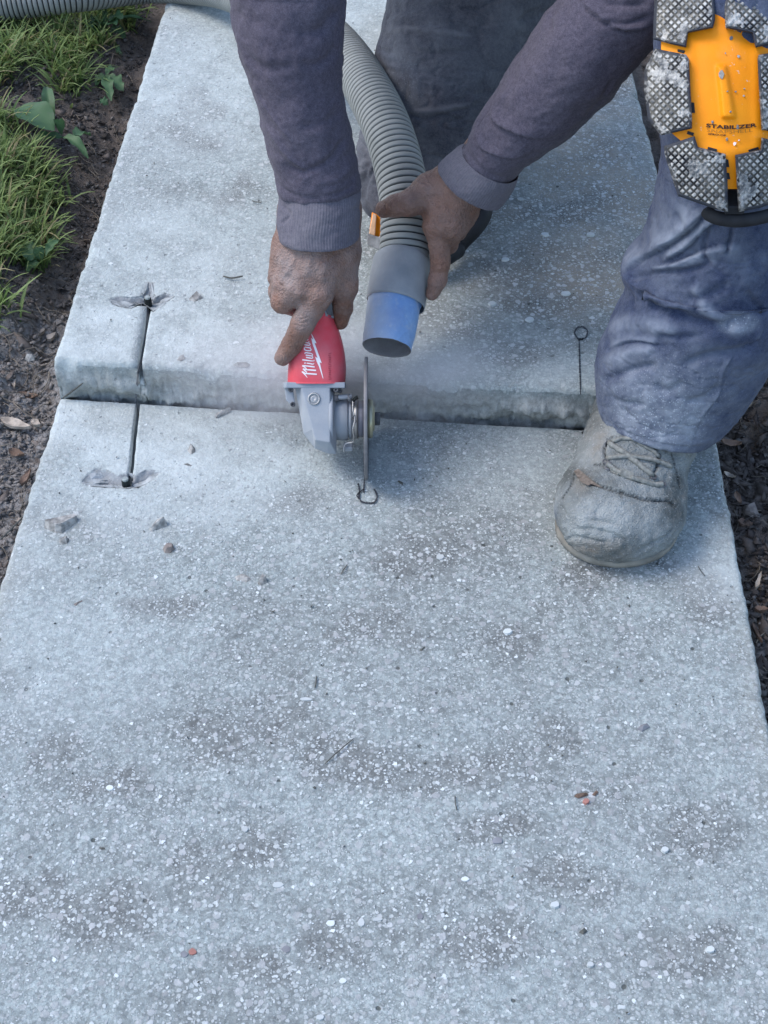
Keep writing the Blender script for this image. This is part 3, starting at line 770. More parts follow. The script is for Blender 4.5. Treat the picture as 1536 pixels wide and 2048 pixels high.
# marker drawing on the slabs (flat print)
def qz(s, ox, oy): return lambda pts: [(ox + x / s, oy + y / s) for x, y in pts]
fl, fu = Flat(0.0), Flat(ZU)
z3 = qz(6.4, 560, 760)
pl = [ribbon(fl, smooth_poly(z3([(1000, 1335), (1016, 1400), (1015, 1480), (1018, 1530), (1045, 1570), (1130, 1585), (1200, 1580), (1240, 1530), (1240, 1480), (1218, 1430), (1200, 1410)]), 40), 3.4, jit=.35, step=1.4),
      ribbon(fl, z3([(1070, 1410), (1015, 1450), (980, 1490), (1010, 1530)]), 2.6, jit=.35, step=1.4),
      ribbon(fl, z3([(1085, 1190), (1078, 1330), (1070, 1455)]), [2.4, 2.6, 3.6], jit=.3, step=1.4)]
mk('marker_drawing', *join(pl), MAT['marker'], low, smooth=False, label='hand drawn black loop and line in front of the blade')
ci = [(1162 + 13 * math.cos(a) * random.uniform(.9, 1.1), 668 + 12.5 * math.sin(a) * random.uniform(.93, 1.07)) for a in np.linspace(1.3, 1.3 + 2 * math.pi * 1.08, 26)]
pl = [ribbon(fu, ci, 3.0, jit=.4, step=1.3), ribbon(fu, [(1158, 680), (1159, 720), (1161, 791)], 3.0, jit=.45, step=1.3)]
mk('marker_drawing', *join(pl), MAT['marker'], upp, smooth=False, label='hand drawn black circle on a stem')
pl = [ribbon(fl, [(1166, 864), (1165, 890)], 3.0, jit=.4, step=1.2), ribbon(fl, [(1168, 866), (1173, 885), (1175, 901)], 4.0, jit=.4, step=1.2), ribbon(fl, [(1163, 866), (1172, 874)], 2.5, jit=.3, step=1.2)]
mk('marker_drawing', *join(pl), MAT['marker'], low, smooth=False, label='short double marker stroke beside the boot')

# ------------------------------------------------------------------ soil
def side_out(x, y):
    l = np.where(y < 1.19, LL(y), UL(y)) - x; r = x - np.where(y < 1.19, LR(y), UR(y)); return np.maximum(l, r), l > r
def soil_h(x, y):
    P = v3(x, y); e, left = side_out(x, y)
    up = 1 / (1 + np.exp(-(y - 1.24) / .05))
    lvl = np.where(left, -.012 + up * .030, -.030 + up * .030)
    trench = -.022 * np.exp(-((e - .03) / .035) ** 2) * np.where(left, up * 1.3 + .3, .7)
    rise = np.clip((e - .06) / .25, 0, 1) * np.where(left, .028, .01)
    h = lvl + trench + rise + .008 * fbm(P, 14, 4, 41) + .0045 * fbm(P, 60, 4, 42, .6) + .0016 * fbm(P, 220, 2, 43)
    # excavated hollow left of the raised slab
    a = G(135, 330, 0); h = h - .03 * np.exp(-(((x - a[0]) / .055) ** 2 + ((y - a[1]) / .30) ** 2)) * left
    return np.where(e < 0, np.minimum(h, -.08 + 0 * h) * np.clip(-e / .012, 0, 1) + h * (1 - np.clip(-e / .012, 0, 1)), h)
gx = np.r_[-150, -40, -12, -4, -2, -1.2, np.arange(-.85, -.2, .0045), np.arange(-.2, .24, .03), np.arange(.24, .72, .0045), .9, 1.3, 2, 4, 12, 40, 150]
gy = np.r_[-150, -40, -12, -3, -1, -.2, .2, np.arange(.45, 2.6, .0052), 2.8, 3.1, 4, 8, 20, 60, 250]
XX, YY = np.meshgrid(gx, gy); ZZ = soil_h(XX, YY)
jt = G(60, 830, 0); dz = np.clip(1.5 - np.hypot((XX - jt[0]) / 1.0, (YY - jt[1]) / 1.5) / .15, 0, 1) * 1.0
mk('ground', v3(XX, YY, ZZ), gridf(len(gy), len(gx)), MAT['soil'], attrs={'dust': dz.ravel()}, kind='structure')

def scatter_px(n, poly, z=0.0, r_=rng):
    poly = np.array(poly, float); lo, hi = poly.min(0), poly.max(0); out = []
    x = r_.uniform(lo[0], hi[0], n * 6); y = r_.uniform(lo[1], hi[1], n * 6); ok = in_poly(x, y, poly); x, y = x[ok][:n], y[ok][:n]
    g = G(x, y, z); return g[:, 0], g[:, 1]
LEFTP = [(-60, -40), (325, -40), (100, 720), (112, 800), (0, 1170), (-70, 1400)]
RIGHTP = [(1300, 100), (1700, 100), (1700, 1500), (1540, 1420), (1442, 880), (1420, 780)]
ico = None
def bits(name, N, polys, size, flat, mat, seed, long=1.0, zoff=0.0, dusty=None):
    r_ = np.random.default_rng(seed); P = []
    for poly, k in polys:
        x, y = scatter_px(int(N * k), poly, 0.0, r_); P.append(np.c_[x, y])
    P = np.concatenate(P); e, _ = side_out(P[:, 0], P[:, 1]); P = P[e > .004]; n = len(P)
    z = soil_h(P[:, 0], P[:, 1])
    B = np.array([(-1, 0, 0), (1, 0, 0), (0, -1, 0), (0, 1, 0), (0, 0, -1), (0, 0, 1)], float)
    T = np.array([(0, 2, 5), (2, 1, 5), (1, 3, 5), (3, 0, 5), (2, 0, 4), (1, 2, 4), (3, 1, 4), (0, 3, 4)])
    s = size[0] + (size[1] - size[0]) * r_.uniform(0, 1, n) ** 4.5
    V = B[None] * r_.uniform(.55, 1.25, (n, 6, 1)) + r_.normal(0, .26, (n, 6, 3))
    V[:, :, 2] *= flat; lg = 1 + (long - 1) * r_.uniform(0, 1, (n, 1)) ; V[:, :, 0] *= lg; V *= s[:, None, None] / np.sqrt(lg)[:, :, None]
    a = r_.uniform(0, np.pi, (n, 1)); t = r_.normal(0, .35, (n, 1))
    x0 = V[:, :, 0] * np.cos(t) - V[:, :, 2] * np.sin(t); z0 = V[:, :, 0] * np.sin(t) + V[:, :, 2] * np.cos(t); y0 = V[:, :, 1]
    X = x0 * np.cos(a) - y0 * np.sin(a) + P[:, :1]; Y = x0 * np.sin(a) + y0 * np.cos(a) + P[:, 1:2]; Z = z0 + z[:, None] + s[:, None] * .3 * flat + zoff
    Q = (T[None] + (np.arange(n) * 6)[:, None, None]).reshape(-1, 3)
    sh = np.clip(r_.normal(.35, .25, n), 0, 1)
    if dusty is not None: sh = np.clip(sh + .9 * np.clip(1 - np.hypot(P[:, 0] - dusty[0], (P[:, 1] - dusty[1]) / 1.6) / .17, 0, 1), 0, 1.6)
    return mk(name, v3(X, Y, Z).reshape(-1, 3), Q, mat, smooth=False, attrs={'shade': np.repeat(sh, 6)}, kind='stuff')
tag(bits('soil_crumbs', 26000, [(LEFTP, .75), (RIGHTP, .25)], (.0006, .0052), .6, MAT['clod'], 5, 2.2, dusty=jt), 'loose dark soil crumbs on both sides of the walkway')
tag(bits('mulch', 4200, [(LEFTP, .07), (RIGHTP, .93)], (.003, .012), .28, MAT['mulch'], 6, 3.6, .002, dusty=jt), 'brown bark mulch fragments scattered over the soil')
# fine roots and straw
def straws():
    r_ = np.random.default_rng(12); parts = []
    for poly, n in ((LEFTP, 300), (RIGHTP, 110)):
        x, y = scatter_px(n, poly, 0.0, r_)
        for a, b in zip(x, y):
            L_ = r_.uniform(.015, .05); an = r_.uniform(0, 6.28); cv = r_.uniform(-1.2, 1.2); pts = []
            for t in np.linspace(0, 1, 6):
                q = an + cv * t; pts.append((a + L_ * t * math.cos(q), b + L_ * t * math.sin(q)))
            pts = np.array(pts); e, _ = side_out(pts[:, 0], pts[:, 1])
            if e.min() < .004: continue
            z = soil_h(pts[:, 0], pts[:, 1]) + .003 + .006 * np.sin(np.linspace(0, 3.1, 6)) * r_.uniform(.2, 1)
            V, Fq = tube(np.c_[pts, z], r_.uniform(.0003, .0007), 4, caps=False); parts.append((V, Fq))
    V, Fq = join(parts); o = mk('straw', V, Fq, simple('dry_root', (.17, .145, .115), .9, .2, .4, 60), kind='stuff'); tag(o, 'thin dry roots and straw lying on the soil')
straws()

# ------------------------------------------------------------------ grass
def grass():
    r_ = np.random.default_rng(21)
    regs = [([(-80, -60), (250, -60), (262, 40), (225, 110), (185, 175), (125, 200), (50, 205), (-80, 235)], 150),
            ([(-80, 270), (20, 275), (60, 320), (112, 380), (100, 470), (88, 540), (40, 560), (-80, 600)], 95),
            ([(-90, 520), (40, 560), (20, 640), (-90, 700)], 8)]
    Vs, sh, sh2 = [], [], []; o = 0; nb = 0
    for poly, nt in regs:
        X, Y = scatter_px(nt, poly, 0.0, r_)
        for x, y in zip(X, Y):
            tone = np.clip(r_.normal(.5, .25), 0, 1); lean = r_.uniform(0, 6.28)
            for _ in range(r_.integers(16, 32)):
                bx, by = x + r_.normal(0, .010), y + r_.normal(0, .010)
                L_ = r_.uniform(.018, .062); wd = r_.uniform(.0009, .0021); an = r_.uniform(0, 6.28) if r_.uniform() < .6 else lean + r_.normal(0, .5)
                spread = r_.uniform(.15, 1.0); bend = r_.uniform(.2, 1.3); k = 6
                t = np.linspace(0, 1, k); ang = spread * .9 + bend * t ** 1.5
                st = L_ / (k - 1); hz = np.r_[0, np.cumsum(np.sin(ang[1:]) * st)]; vz = np.r_[0, np.cumsum(np.cos(ang[1:]) * st)]
                cx, cy = bx + hz * math.cos(an), by + hz * math.sin(an)
                e, _ = side_out(np.array([cx[-1]]), np.array([cy[-1]]))
                if e[0] < -.01: continue
                z0 = soil_h(np.array([bx]), np.array([by]))[0] - .002
                wv = wd * np.clip(1.15 - t ** 2.2, .06, 1); fold = wd * .35
                tw = an + r_.normal(0, .5)
                Lx, Ly = -math.sin(tw) * wv, math.cos(tw) * wv
                P = np.stack([v3(cx - Lx, cy - Ly, z0 + vz + fold), v3(cx, cy, z0 + vz), v3(cx + Lx, cy + Ly, z0 + vz + fold)], 1)
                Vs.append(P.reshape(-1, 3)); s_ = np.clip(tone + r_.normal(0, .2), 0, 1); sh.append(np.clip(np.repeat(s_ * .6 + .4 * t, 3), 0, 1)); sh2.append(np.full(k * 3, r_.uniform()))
                nb += 1
    k = 6; g = gridf(k, 3); Q = (g[None] + (np.arange(nb) * k * 3)[:, None, None]).reshape(-1, 4)
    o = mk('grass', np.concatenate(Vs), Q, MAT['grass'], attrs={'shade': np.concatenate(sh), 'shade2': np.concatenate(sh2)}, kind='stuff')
    tag(o, 'green lawn grass in tufts along the left edge')
grass()
def leaf(p0, p1, wid, z0, z1, droop=.3, fold=.25, wavy=.1, tone=.5, name='leaf', parent=None, wpos=.5, lobes=0):
    a, b = G(*p0, z0), G(*p1, z1); k, m = 14, 7; t = np.linspace(0, 1, k); L_ = np.linalg.norm(b - a)
    c = a + (b - a) * t[:, None]; c[:, 2] += L_ * .10 * np.sin(np.pi * t) - droop * L_ * t ** 3 * .3
    d = (b - a); d[2] = 0; d /= np.linalg.norm(d); sd_ = np.array([-d[1], d[0], 0])
    wv = wid / 2 * np.sin(np.pi * np.clip(t, .02, .99) ** (math.log(.5) / math.log(wpos))) ** .75
    if lobes: wv = wv * (.62 + .38 * np.abs(np.sin(t * np.pi * lobes)))
    s = np.linspace(-1, 1, m)
    V = c[:, None] + sd_ * (wv[:, None] * s)[..., None]
    V[..., 2] += fold * wv[:, None] * np.abs(s) + wavy * wid * np.sin(t * 17 + random.uniform(0, 6))[:, None] * s ** 2 * np.sign(s)
    return mk(name, V, gridf(k, m), MAT['weed'], parent, attrs={'shade': np.clip(tone + .25 * (1 - np.abs(np.broadcast_to(s, (k, m)))), 0, 1), 'shade2': np.zeros(k * m)})
def weed(base, label, leaves, cat='weed'):
    b = G(*base, .0); w_ = empty('broadleaf_weed', (b[0], b[1], float(soil_h(np.array([b[0]]), np.array([b[1]]))[0])), label, cat, 'weeds at the edge of the lawn')
    for lf in leaves: leaf(*lf[:5], parent=w_, **(lf[5] if len(lf) > 5 else {}))
weed((112, 262), 'plantain weed with one large flat oval leaf and curled narrow leaves beside the walkway', [
    ((106, 262), (34, 214), .050, .035, .045, dict(tone=.45, wpos=.5, wavy=.03, droop=.1)), ((128, 276), (54, 296), .020, .02, .012, dict(tone=.8, fold=.7)),
    ((126, 274), (176, 312), .016, .025, .012, dict(tone=.85, fold=.8)), ((124, 270), (116, 235), .014, .02, .05, dict(tone=.5, fold=.6)), ((148, 274), (180, 268), .022, .022, .012, dict(tone=.5, fold=.5)),
    ((106, 262), (92, 165), .017, .02, .06, dict(tone=.35, fold=.7))])
weed((200, 55), 'bright yellow green clump of rounded leaves at the top of the lawn', [
    ((205, 52), (182, 38), .030, .03, .045, dict(tone=1.0)), ((205, 50), (215, 22), .028, .03, .05, dict(tone=1.)), ((208, 50), (246, 30), .030, .03, .05, dict(tone=.9)), ((205, 54), (168, 50), .026, .03, .04, dict(tone=.95)),
    ((208, 52), (232, 46), .024, .03, .045, dict(tone=1.)), ((204, 52), (196, 66), .024, .03, .03, dict(tone=.8)), ((208, 52), (302, 36), .010, .03, .03, dict(tone=.7, fold=.6))])
weed((222, 62), 'dark green jagged weed leaves drooping toward the bare soil', [((222, 55), (252, 74), .026, .02, .008, dict(tone=.3, lobes=4)), ((230, 100), (245, 108), .022, .015, .008, dict(tone=.4)), ((225, 60), (205, 82), .024, .02, .01, dict(tone=.25))])
weed((112, 92), 'dandelion with toothed blue green leaves amid the grass', [((112, 95), (124, 72), .024, .03, .04, dict(tone=.3, lobes=4)), ((112, 95), (152, 108), .026, .03, .015, dict(tone=.4, lobes=4)), ((112, 95), (88, 116), .024, .03, .02, dict(tone=.35, lobes=4)), ((115, 98), (130, 140), .020, .03, .01, dict(tone=.4, lobes=3))])
weed((215, 158), 'small sprawling weed on the bare soil near the slab edge', [((210, 150), (222, 196), .018, .012, .006, dict(tone=.5, lobes=3)), ((212, 150), (190, 168), .018, .012, .006, dict(tone=.4)), ((214, 152), (246, 178), .024, .01, .006, dict(tone=.55, lobes=3)), ((212, 150), (232, 132), .014, .012, .012, dict(tone=.5)), ((200, 200), (216, 210), .018, .012, .006, dict(tone=.45))])
weed((95, 520), 'small weed with a pale twisted leaf at the lower edge of the lawn', [((92, 512), (118, 478), .013, .02, .03, dict(tone=.9, fold=.7)), ((80, 520), (30, 498), .030, .015, .02, dict(tone=.35)), ((78, 524), (52, 540), .020, .015, .01, dict(tone=.35)), ((84, 520), (72, 494), .016, .015, .03, dict(tone=.5))])

# ------------------------------------------------------------------ single chips, leaves and stones on the soil and slabs
def flake(name, label, cat, px, py, L_, W_, ang, mat, z=None, th=.0025, curl=.12, group=None, taper=.6, tilt=0.0, lift=0.0):
    """flat irregular piece: L_, W_ in photo px, ang in photo degrees"""
    c = G(px, py, 0 if z is None else z)
    if z is None:
        c = G(px, py, float(soil_h(np.array([c[0]]), np.array([c[1]]))[0]) + .004); zz = c[2]
    else: zz = z + .0012
    _, _, d = PX(c[None]); s = float(d[0]) / F
    L2, W2 = L_ * s / 2, W_ * s / 2 / .85; k = 8; t = np.linspace(-1, 1, k)
    wv = W2 * np.clip((1 - np.abs(t) ** 3), .12, 1) * (1 - taper * (t + 1) / 2) * np.array([random.uniform(.75, 1.15) for _ in t])
    rows = []
    for sy in (-1, -.35, .35, 1):
        rows.append(np.c_[t * L2, sy * wv, curl * L2 * (t ** 2) * .8 + curl * W2 * abs(sy) ** 2 * 1.5])
    top = np.array(rows); top[..., 2] += th + np.array([[random.uniform(-.15, .15) * th for _ in t] for _ in rows]); bot = top.copy(); bot[..., 2] -= th; bot[..., :2] *= .94
    a = -math.radians(ang); ca, sa = math.cos(a), math.sin(a)
    def place(P):
        x = P[..., 0] * ca - P[..., 1] * sa; y = P[..., 0] * sa + P[..., 1] * ca
        return np.stack([c[0] + x, c[1] + y / .80, zz + P[..., 2] + tilt * x + lift], -1)
    V = np.concatenate([place(top).reshape(-1, 3), place(bot).reshape(-1, 3)]); n4, g4 = 4, gridf(4, k)
    Fq = [list(map(int, q)) for q in g4[:, ::-1]] + [list(map(int, q + 4 * k)) for q in g4]
    rim = list(range(k)) + [k*r + k - 1 for r in range(1, 4)] + [3*k + j for j in range(k - 2, -1, -1)] + [k*2, k]
    m = len(rim)
    for i in range(m): a_, b_ = rim[i], rim[(i + 1) % m]; Fq.append([a_, b_, b_ + 4*k, a_ + 4*k])
    return mk(name, V, Fq, MAT[mat], None, smooth=False, label=label, cat=cat, group=group)
WC = 'wood chips on the soil'; DL = 'dead leaves on the soil'
for a in [
    ('wood_chip', 'pale splintered wedge of wood on the soil left of the raised slab', 'wood chip', 80, 662, 46, 26, -78, 'wood_pale', WC),
    ('wood_chip', 'small pale wood chip touching the corner of the raised slab', 'wood chip', 104, 677, 22, 14, -50, 'wood_pale', WC),
    ('wood_chip', 'upright narrow grey bark sliver left of the step', 'wood chip', 27, 765, 44, 14, 68, 'wood_pale', WC),
    ('wood_chip', 'largest flat wood chip lying at the left edge beside the lower slab', 'wood chip', 32, 852, 72, 22, 22, 'wood_pale', WC),
    ('wood_chip', 'rough brown bark piece beside the lower slab edge', 'wood chip', 53, 958, 38, 17, -72, 'wood_brown', WC),
    ('wood_chip', 'small grey chip below the step at the left slab corner', 'wood chip', 72, 850, 24, 15, 30, 'wood_pale', WC),
    ('wood_chip', 'long pale stick above the mulch beside the trouser cuff', 'wood chip', 1512, 795, 44, 9, -12, 'wood_pale', WC),
    ('wood_chip', 'pale curved splinter on the mulch right of the lower slab', 'wood chip', 1516, 1165, 40, 9, -62, 'wood_pale', WC),
    ('wood_chip', 'brown bark chip near the right slab edge below the tan stone', 'wood chip', 1490, 1050, 28, 15, 10, 'wood_brown', WC),
    ('wood_chip', 'grey bark chip right of the slab at mid height', 'wood chip', 1522, 1222, 26, 12, 5, 'wood_brown', WC),
    ('wood_chip', 'dark bark strip hugging the right slab edge', 'wood chip', 1513, 1270, 44, 8, 74, 'wood_brown', WC),
    ('dead_leaf', 'oval brown dead leaf on the soil below the step', 'leaf', 58, 795, 40, 18, 6, 'dead_leaf', DL),
    ('dead_leaf', 'pinkish dead leaf on the dark soil left of the lower slab', 'leaf', 34, 910, 32, 20, 12, 'dead_leaf', DL),
    ('dead_leaf', 'small tan leaf scrap touching the lower slab on the left', 'leaf', 38, 1042, 18, 11, -10, 'wood_pale', DL),
    ('dead_leaf', 'curled brown leaf lying at the right rear corner of the lower slab', 'leaf', 1430, 856, 36, 22, -35, 'dead_leaf', DL),
    ('dead_leaf', 'folded grey brown leaf just right of the slab corner', 'leaf', 1462, 890, 40, 18, 8, 'dead_leaf', DL),
    ('dead_leaf', 'tan crescent leaf resting against the right slab edge', 'leaf', 1459, 953, 24, 11, 24, 'wood_pale', DL),
    ('dead_leaf', 'pointed orange brown leaf right of the slab edge', 'leaf', 1476, 1000, 28, 15, 80, 'dead_leaf', DL),
    ('dead_leaf', 'broad dry leaf lying in the mulch under the trouser cuff', 'leaf', 1494, 850, 32, 22, 60, 'dead_leaf', DL),
    ('dead_leaf', 'standing brown leaf in the mulch beside the trouser leg', 'leaf', 1467, 812, 34, 12, -70, 'dead_leaf', DL),
    ('dead_leaf', 'rust coloured leaf high in the mulch at the right frame edge', 'leaf', 1520, 745, 26, 14, 30, 'dead_leaf', DL)]:
    flake(*a[:9], group=a[9], curl=.3 if a[0] == 'dead_leaf' else .08, th=.0009 if a[0] == 'dead_leaf' else .004, tilt=random.uniform(-.15, .15))
def frag(name, label, cat, px, py, pts, z, mat='fragment', group='broken bits on the slabs', parent=None):
    """convex lump from (dx, dy, height) in photo px around a base point"""
    c = G(px, py, z); _, _, d = PX(c[None]); s = float(d[0]) / F
    P = np.array([(c[0] + dx * s * 1.12, c[1] - dy * s * 1.12 / .72, z + max(-.001, h * s * 1.2)) for dx, dy, h in pts])
    V, Fq = hull(P); return mk(name, V, Fq, MAT[mat], parent, smooth=False, label=label, cat=cat, group=group)
SOILZ = -.012
frag('stone', 'tan angular stone on the mulch right of the lower slab', 'stone', 1502, 1022, [(-14, 4, 0), (-8, -10, 0), (10, -8, 0), (13, 6, 0), (0, 12, 0), (-8, 0, 14), (4, -4, 16), (8, 5, 10)], -.035, 'brownfrag', None)
frag('stone', 'small grey stone on the soil left of the raised slab front', 'stone', 60, 716, [(-9, 3, 0), (-5, -6, 0), (8, -5, 0), (9, 4, 0), (0, 8, 0), (-4, 0, 9), (5, 0, 8)], .006, 'fragment', None)
FR = 'concrete_fragment'; CF = 'fragment'
frag(FR, 'largest pale wedge shaped concrete fragment near the left edge of the lower slab', CF, 122, 1060, [(-30, -2, 0), (-6, 8, 0), (4, 8, 0), (27, -12, 0), (24, -22, 0), (-28, -8, 14), (-8, 2, 16), (3, 1, 17), (26, -17, 12), (20, -22, 10)], 0.)
frag(FR, 'rounded dark concrete crumb just below the largest wedge fragment', CF, 129, 1083, [(-10, 2, 0), (-6, 7, 0), (6, 6, 0), (10, -1, 0), (0, -8, 0), (-6, 1, 9), (4, 1, 10), (3, -5, 7)], 0.)
frag(FR, 'small dark crumb behind the right end of the wedge fragment', CF, 138, 1040, [(-8, 2, 0), (8, 3, 0), (6, -5, 0), (-6, -4, 0), (-4, 0, 7), (4, 0, 7)], 0.)
frag(FR, 'triangular grey concrete fragment right of the lower anchor', CF, 317, 1055, [(-16, 4, 0), (-10, 8, 0), (16, -2, 0), (14, -8, 0), (8, -12, 10), (10, -6, 18), (-12, 4, 7), (-2, -6, 12)], 0.)
frag('pebble', 'round brown pebble below the triangular fragment', 'pebble', 338, 1098, [(-11, 0, 0), (-7, 8, 0), (4, 9, 0), (11, 2, 0), (6, -8, 0), (-6, -7, 0), (-8, 1, 8), (-2, 5, 10), (7, 3, 10), (5, -4, 9), (-4, -4, 9)], 0., 'brownfrag')
frag(FR, 'thin flat concrete flake in the middle left of the lower slab', CF, 485, 1158, [(-18, -4, 0), (-10, 6, 0), (8, 8, 0), (20, 4, 0), (16, -4, 0), (-4, -10, 0), (-8, 0, 4), (10, 2, 5), (0, -6, 4)], 0.)
frag(FR, 'small upright concrete chip right of the thin flake', CF, 525, 1164, [(-9, 4, 0), (-2, 8, 0), (9, 3, 0), (7, -6, 0), (0, -6, 14), (6, -2, 12), (-6, 3, 7)], 0.)
frag(FR, 'narrow stick shaped concrete chip on the lower slab beneath the step', CF, 446, 828, [(-14, 5, 0), (-11, 8, 0), (14, -5, 0), (13, -9, 0), (-12, 4, 5), (12, -8, 6), (0, -2, 7), (-10, 7, 4)], 0.)
frag(FR, 'flat chip on the front edge of the raised slab', CF, 484, 730, [(-16, 0, 0), (-6, 5, 0), (12, 4, 0), (15, -1, 0), (0, -5, 0), (-8, 0, 6), (8, 0, 6)], ZU)
frag(FR, 'lone chip on the raised slab right of the upper anchor', CF, 392, 599, [(-14, 0, 0), (-2, 6, 0), (12, -2, 0), (4, -8, 0), (-8, -1, 5), (1, -8, 10), (8, -4, 6)], ZU)
frag(FR, 'small chip between the lower anchor and the grinder', CF, 383, 902, [(-7, 0, 0), (0, 7, 0), (7, 2, 0), (5, -6, 0), (-2, -8, 8), (3, -2, 6)], 0.)
frag(FR, 'tiny pale sliver between the lower anchor and the small chip', CF, 376, 930, [(-9, -1, 0), (9, 2, 0), (6, 4, 0), (-5, -3, 0), (0, 0, 4)], 0.)
frag(FR, 'small chip touching the front edge of the raised slab near the slot', CF, 363, 718, [(-8, 2, 0), (0, 5, 0), (7, 0, 0), (3, -6, 4), (-4, -3, 3)], ZU)
frag('bark_bit', 'brown bark sliver at the left of the lower slab', 'bark bit', 156, 1207, [(-10, 2, 0), (-4, 5, 0), (11, -4, 0), (8, -7, 0), (0, 0, 4)], 0., 'brownfrag')
frag('bark_bit', 'dark brown bark bit on the lower right of the slab', 'bark bit', 1162, 1590, [(-13, 2, 0), (-6, 5, 0), (14, 0, 0), (10, -4, 0), (-8, 0, 4), (6, 0, 4)], 0., 'wood_brown')
frag('bark_bit', 'second smaller bark bit right of the dark brown one', 'bark bit', 1190, 1587, [(-6, 2, 0), (0, 4, 0), (7, -2, 0), (3, -5, 0), (0, 0, 4)], 0., 'wood_brown')
frag('bark_bit', 'grey green crumb at the right of the lower slab', 'bark bit', 1287, 1455, [(-13, 3, 0), (-4, 6, 0), (12, -1, 0), (8, -7, 0), (-4, -4, 0), (0, 0, 6)], 0., 'stone_dark')
frag('bark_bit', 'dark crumb right of the marker loop', 'bark bit', 800, 966, [(-5, -3, 0), (5, 5, 0), (5, -1, 0), (-2, -5, 0), (0, 0, 5)], 0., 'twig')
frag('bark_bit', 'dark green crumb in the centre of the lower slab', 'bark bit', 845, 1300, [(-10, 3, 0), (-3, 5, 0), (10, -3, 0), (7, -7, 0), (0, 0, 6)], 0., 'twig')
frag('bark_bit', 'dark crumb toward the bottom right of the lower slab', 'bark bit', 1166, 1862, [(-8, 2, 0), (0, 5, 0), (8, 0, 0), (3, -5, 0), (0, 0, 6)], 0., 'twig')
frag('bark_bit', 'oval dark speck of bark near the bottom left', 'bark bit', 205, 1697, [(-9, -2, 0), (8, 3, 0), (5, -1, 0), (-3, 3, 0), (0, 0, 4)], 0., 'twig')
# tiny dark grit
def grit():
    r_ = np.random.default_rng(31); parts = []
    for k in range(260):
        up_ = k % 3 == 0; z = ZU if up_ else 0.
        y = r_.uniform(1.24, 2.1) if up_ else r_.uniform(.48, 1.15); x = r_.uniform(-.36, .36) * (1 if up_ else .95); s = r_.uniform(.0005, .0015)
        P = r_.normal(0, 1, (6, 3)); P /= np.linalg.norm(P, axis=1)[:, None]; P *= s * r_.uniform(.6, 1.5, (6, 1))
        V, Fq = hull(P + [x, y, z + .001 + s * .4]); parts.append((V, Fq))
    V, Fq = join(parts); tag(mk('grit', V, Fq, MAT['twig'], None, smooth=False, kind='stuff'), 'dark specks of grit sprinkled over both slabs')
grit()
def twig(label, pts, z, r=.0006, name='pine_needle', cat='needle'):
    P = np.array([G(x, y, z + h) for x, y, h in pts]); V, Fq = tube(P, r * np.array([.6] + [1] * 8 + [.5]), 6, n=10)
    mk(name, V, Fq, MAT['twig'], None, label=label, cat=cat, group='needles and stalks on the slabs')
twig('longest dark needle lying diagonally in the darker patch of the lower slab', [(650, 1527, .002), (676, 1503, .003), (706, 1478, .002)], 0., .0006)
twig('short dark curved stalk on the raised slab left of the hand', [(446, 552, .003), (462, 556, .003), (486, 552, .004)], ZU, .0010)
twig('tiny dark stalk on the raised slab left of the sleeve cuff', [(504, 401, .002), (512, 404, .003), (524, 404, .002)], ZU)
twig('short needle on the lower slab below the marker loop', [(682, 1148, .002), (688, 1138, .003), (694, 1130, .002)], 0.)
twig('short upright needle left of the slab centre', [(630, 1376, .002), (632, 1364, .003), (633, 1352, .002)], 0.)
twig('thin needle in the lower half of the slab', [(914, 1620, .002), (911, 1608, .003), (910, 1592, .002)], 0., .0005)
twig('fine stalk near the right edge of the lower slab', [(1396, 1132, .002), (1402, 1142, .003), (1410, 1152, .002)], 0., .0005)
twig('pale grass stalk lying across the left end of the step', [(126, 796, .004), (145, 782, .014), (166, 766, .030)], 0., .0009, 'grass_stalk', 'stalk')
twig('thin dark root lying across the soil at the left edge', [(0, 1080, .0), (30, 1050, .004), (62, 1018, .002)], -.005, .0008, 'root', 'root')

# ------------------------------------------------------------------ anchors and the tie strap between them
def hollow(poly, cx, cy, z0, parent, dep):
    r_ = np.random.default_rng(int(cx)); out = []
    for k in range(len(poly)):
        a, b = np.array(poly[k], float), np.array(poly[(k + 1) % len(poly)], float)
        m_ = max(1, int(np.hypot(*(b - a)) / 9))
        for j in range(m_): out.append(a + (b - a) * j / m_ + r_.normal(0, .7, 2))
    n = len(out); V = []; c0 = np.array([cx, cy], float)
    for ring, (k, dz) in enumerate(((1.05, .0002), (.90, -.25), (.62, -.62), (.30, -.95))):
        for i, p in enumerate(out):
            kk = k + (0 if ring == 0 else r_.uniform(-.10, .10)); q = c0 + (p - c0) * kk; zz = dz * (dep if ring else 1) * (1 if ring == 0 else r_.uniform(.55, 1.25)) * (1 if (i // 2 + ring) % 2 else .72)
            V.append(G(q[0], q[1], z0 + (0.0001 if ring == 0 else zz * min(1.0, np.hypot(*(p - c0)) / 22 + .35))))
    Fq = []
    for ring in range(3):
        for i in range(n):
            a, b, c, d = ring * n + i, ring * n + (i + 1) % n, (ring + 1) * n + (i + 1) % n, (ring + 1) * n + i
            Fq += [[a, b, c], [a, c, d]] if r_.random() < .5 else [[a, b, d], [b, c, d]]
    m2 = simple('fresh_break', (.24, .255, .26), .95, .15, .45, 110, .0015, 350, .6, (.50, .54, .54, 1), 70)
    mk('broken_hollow', np.array(V), Fq, m2, parent, smooth=False, kind='structure')
hollow(CHIP_U, 297, 604, ZU, upp, .009); hollow(CHIP_L, 254, 968, 0.0, low, .010)
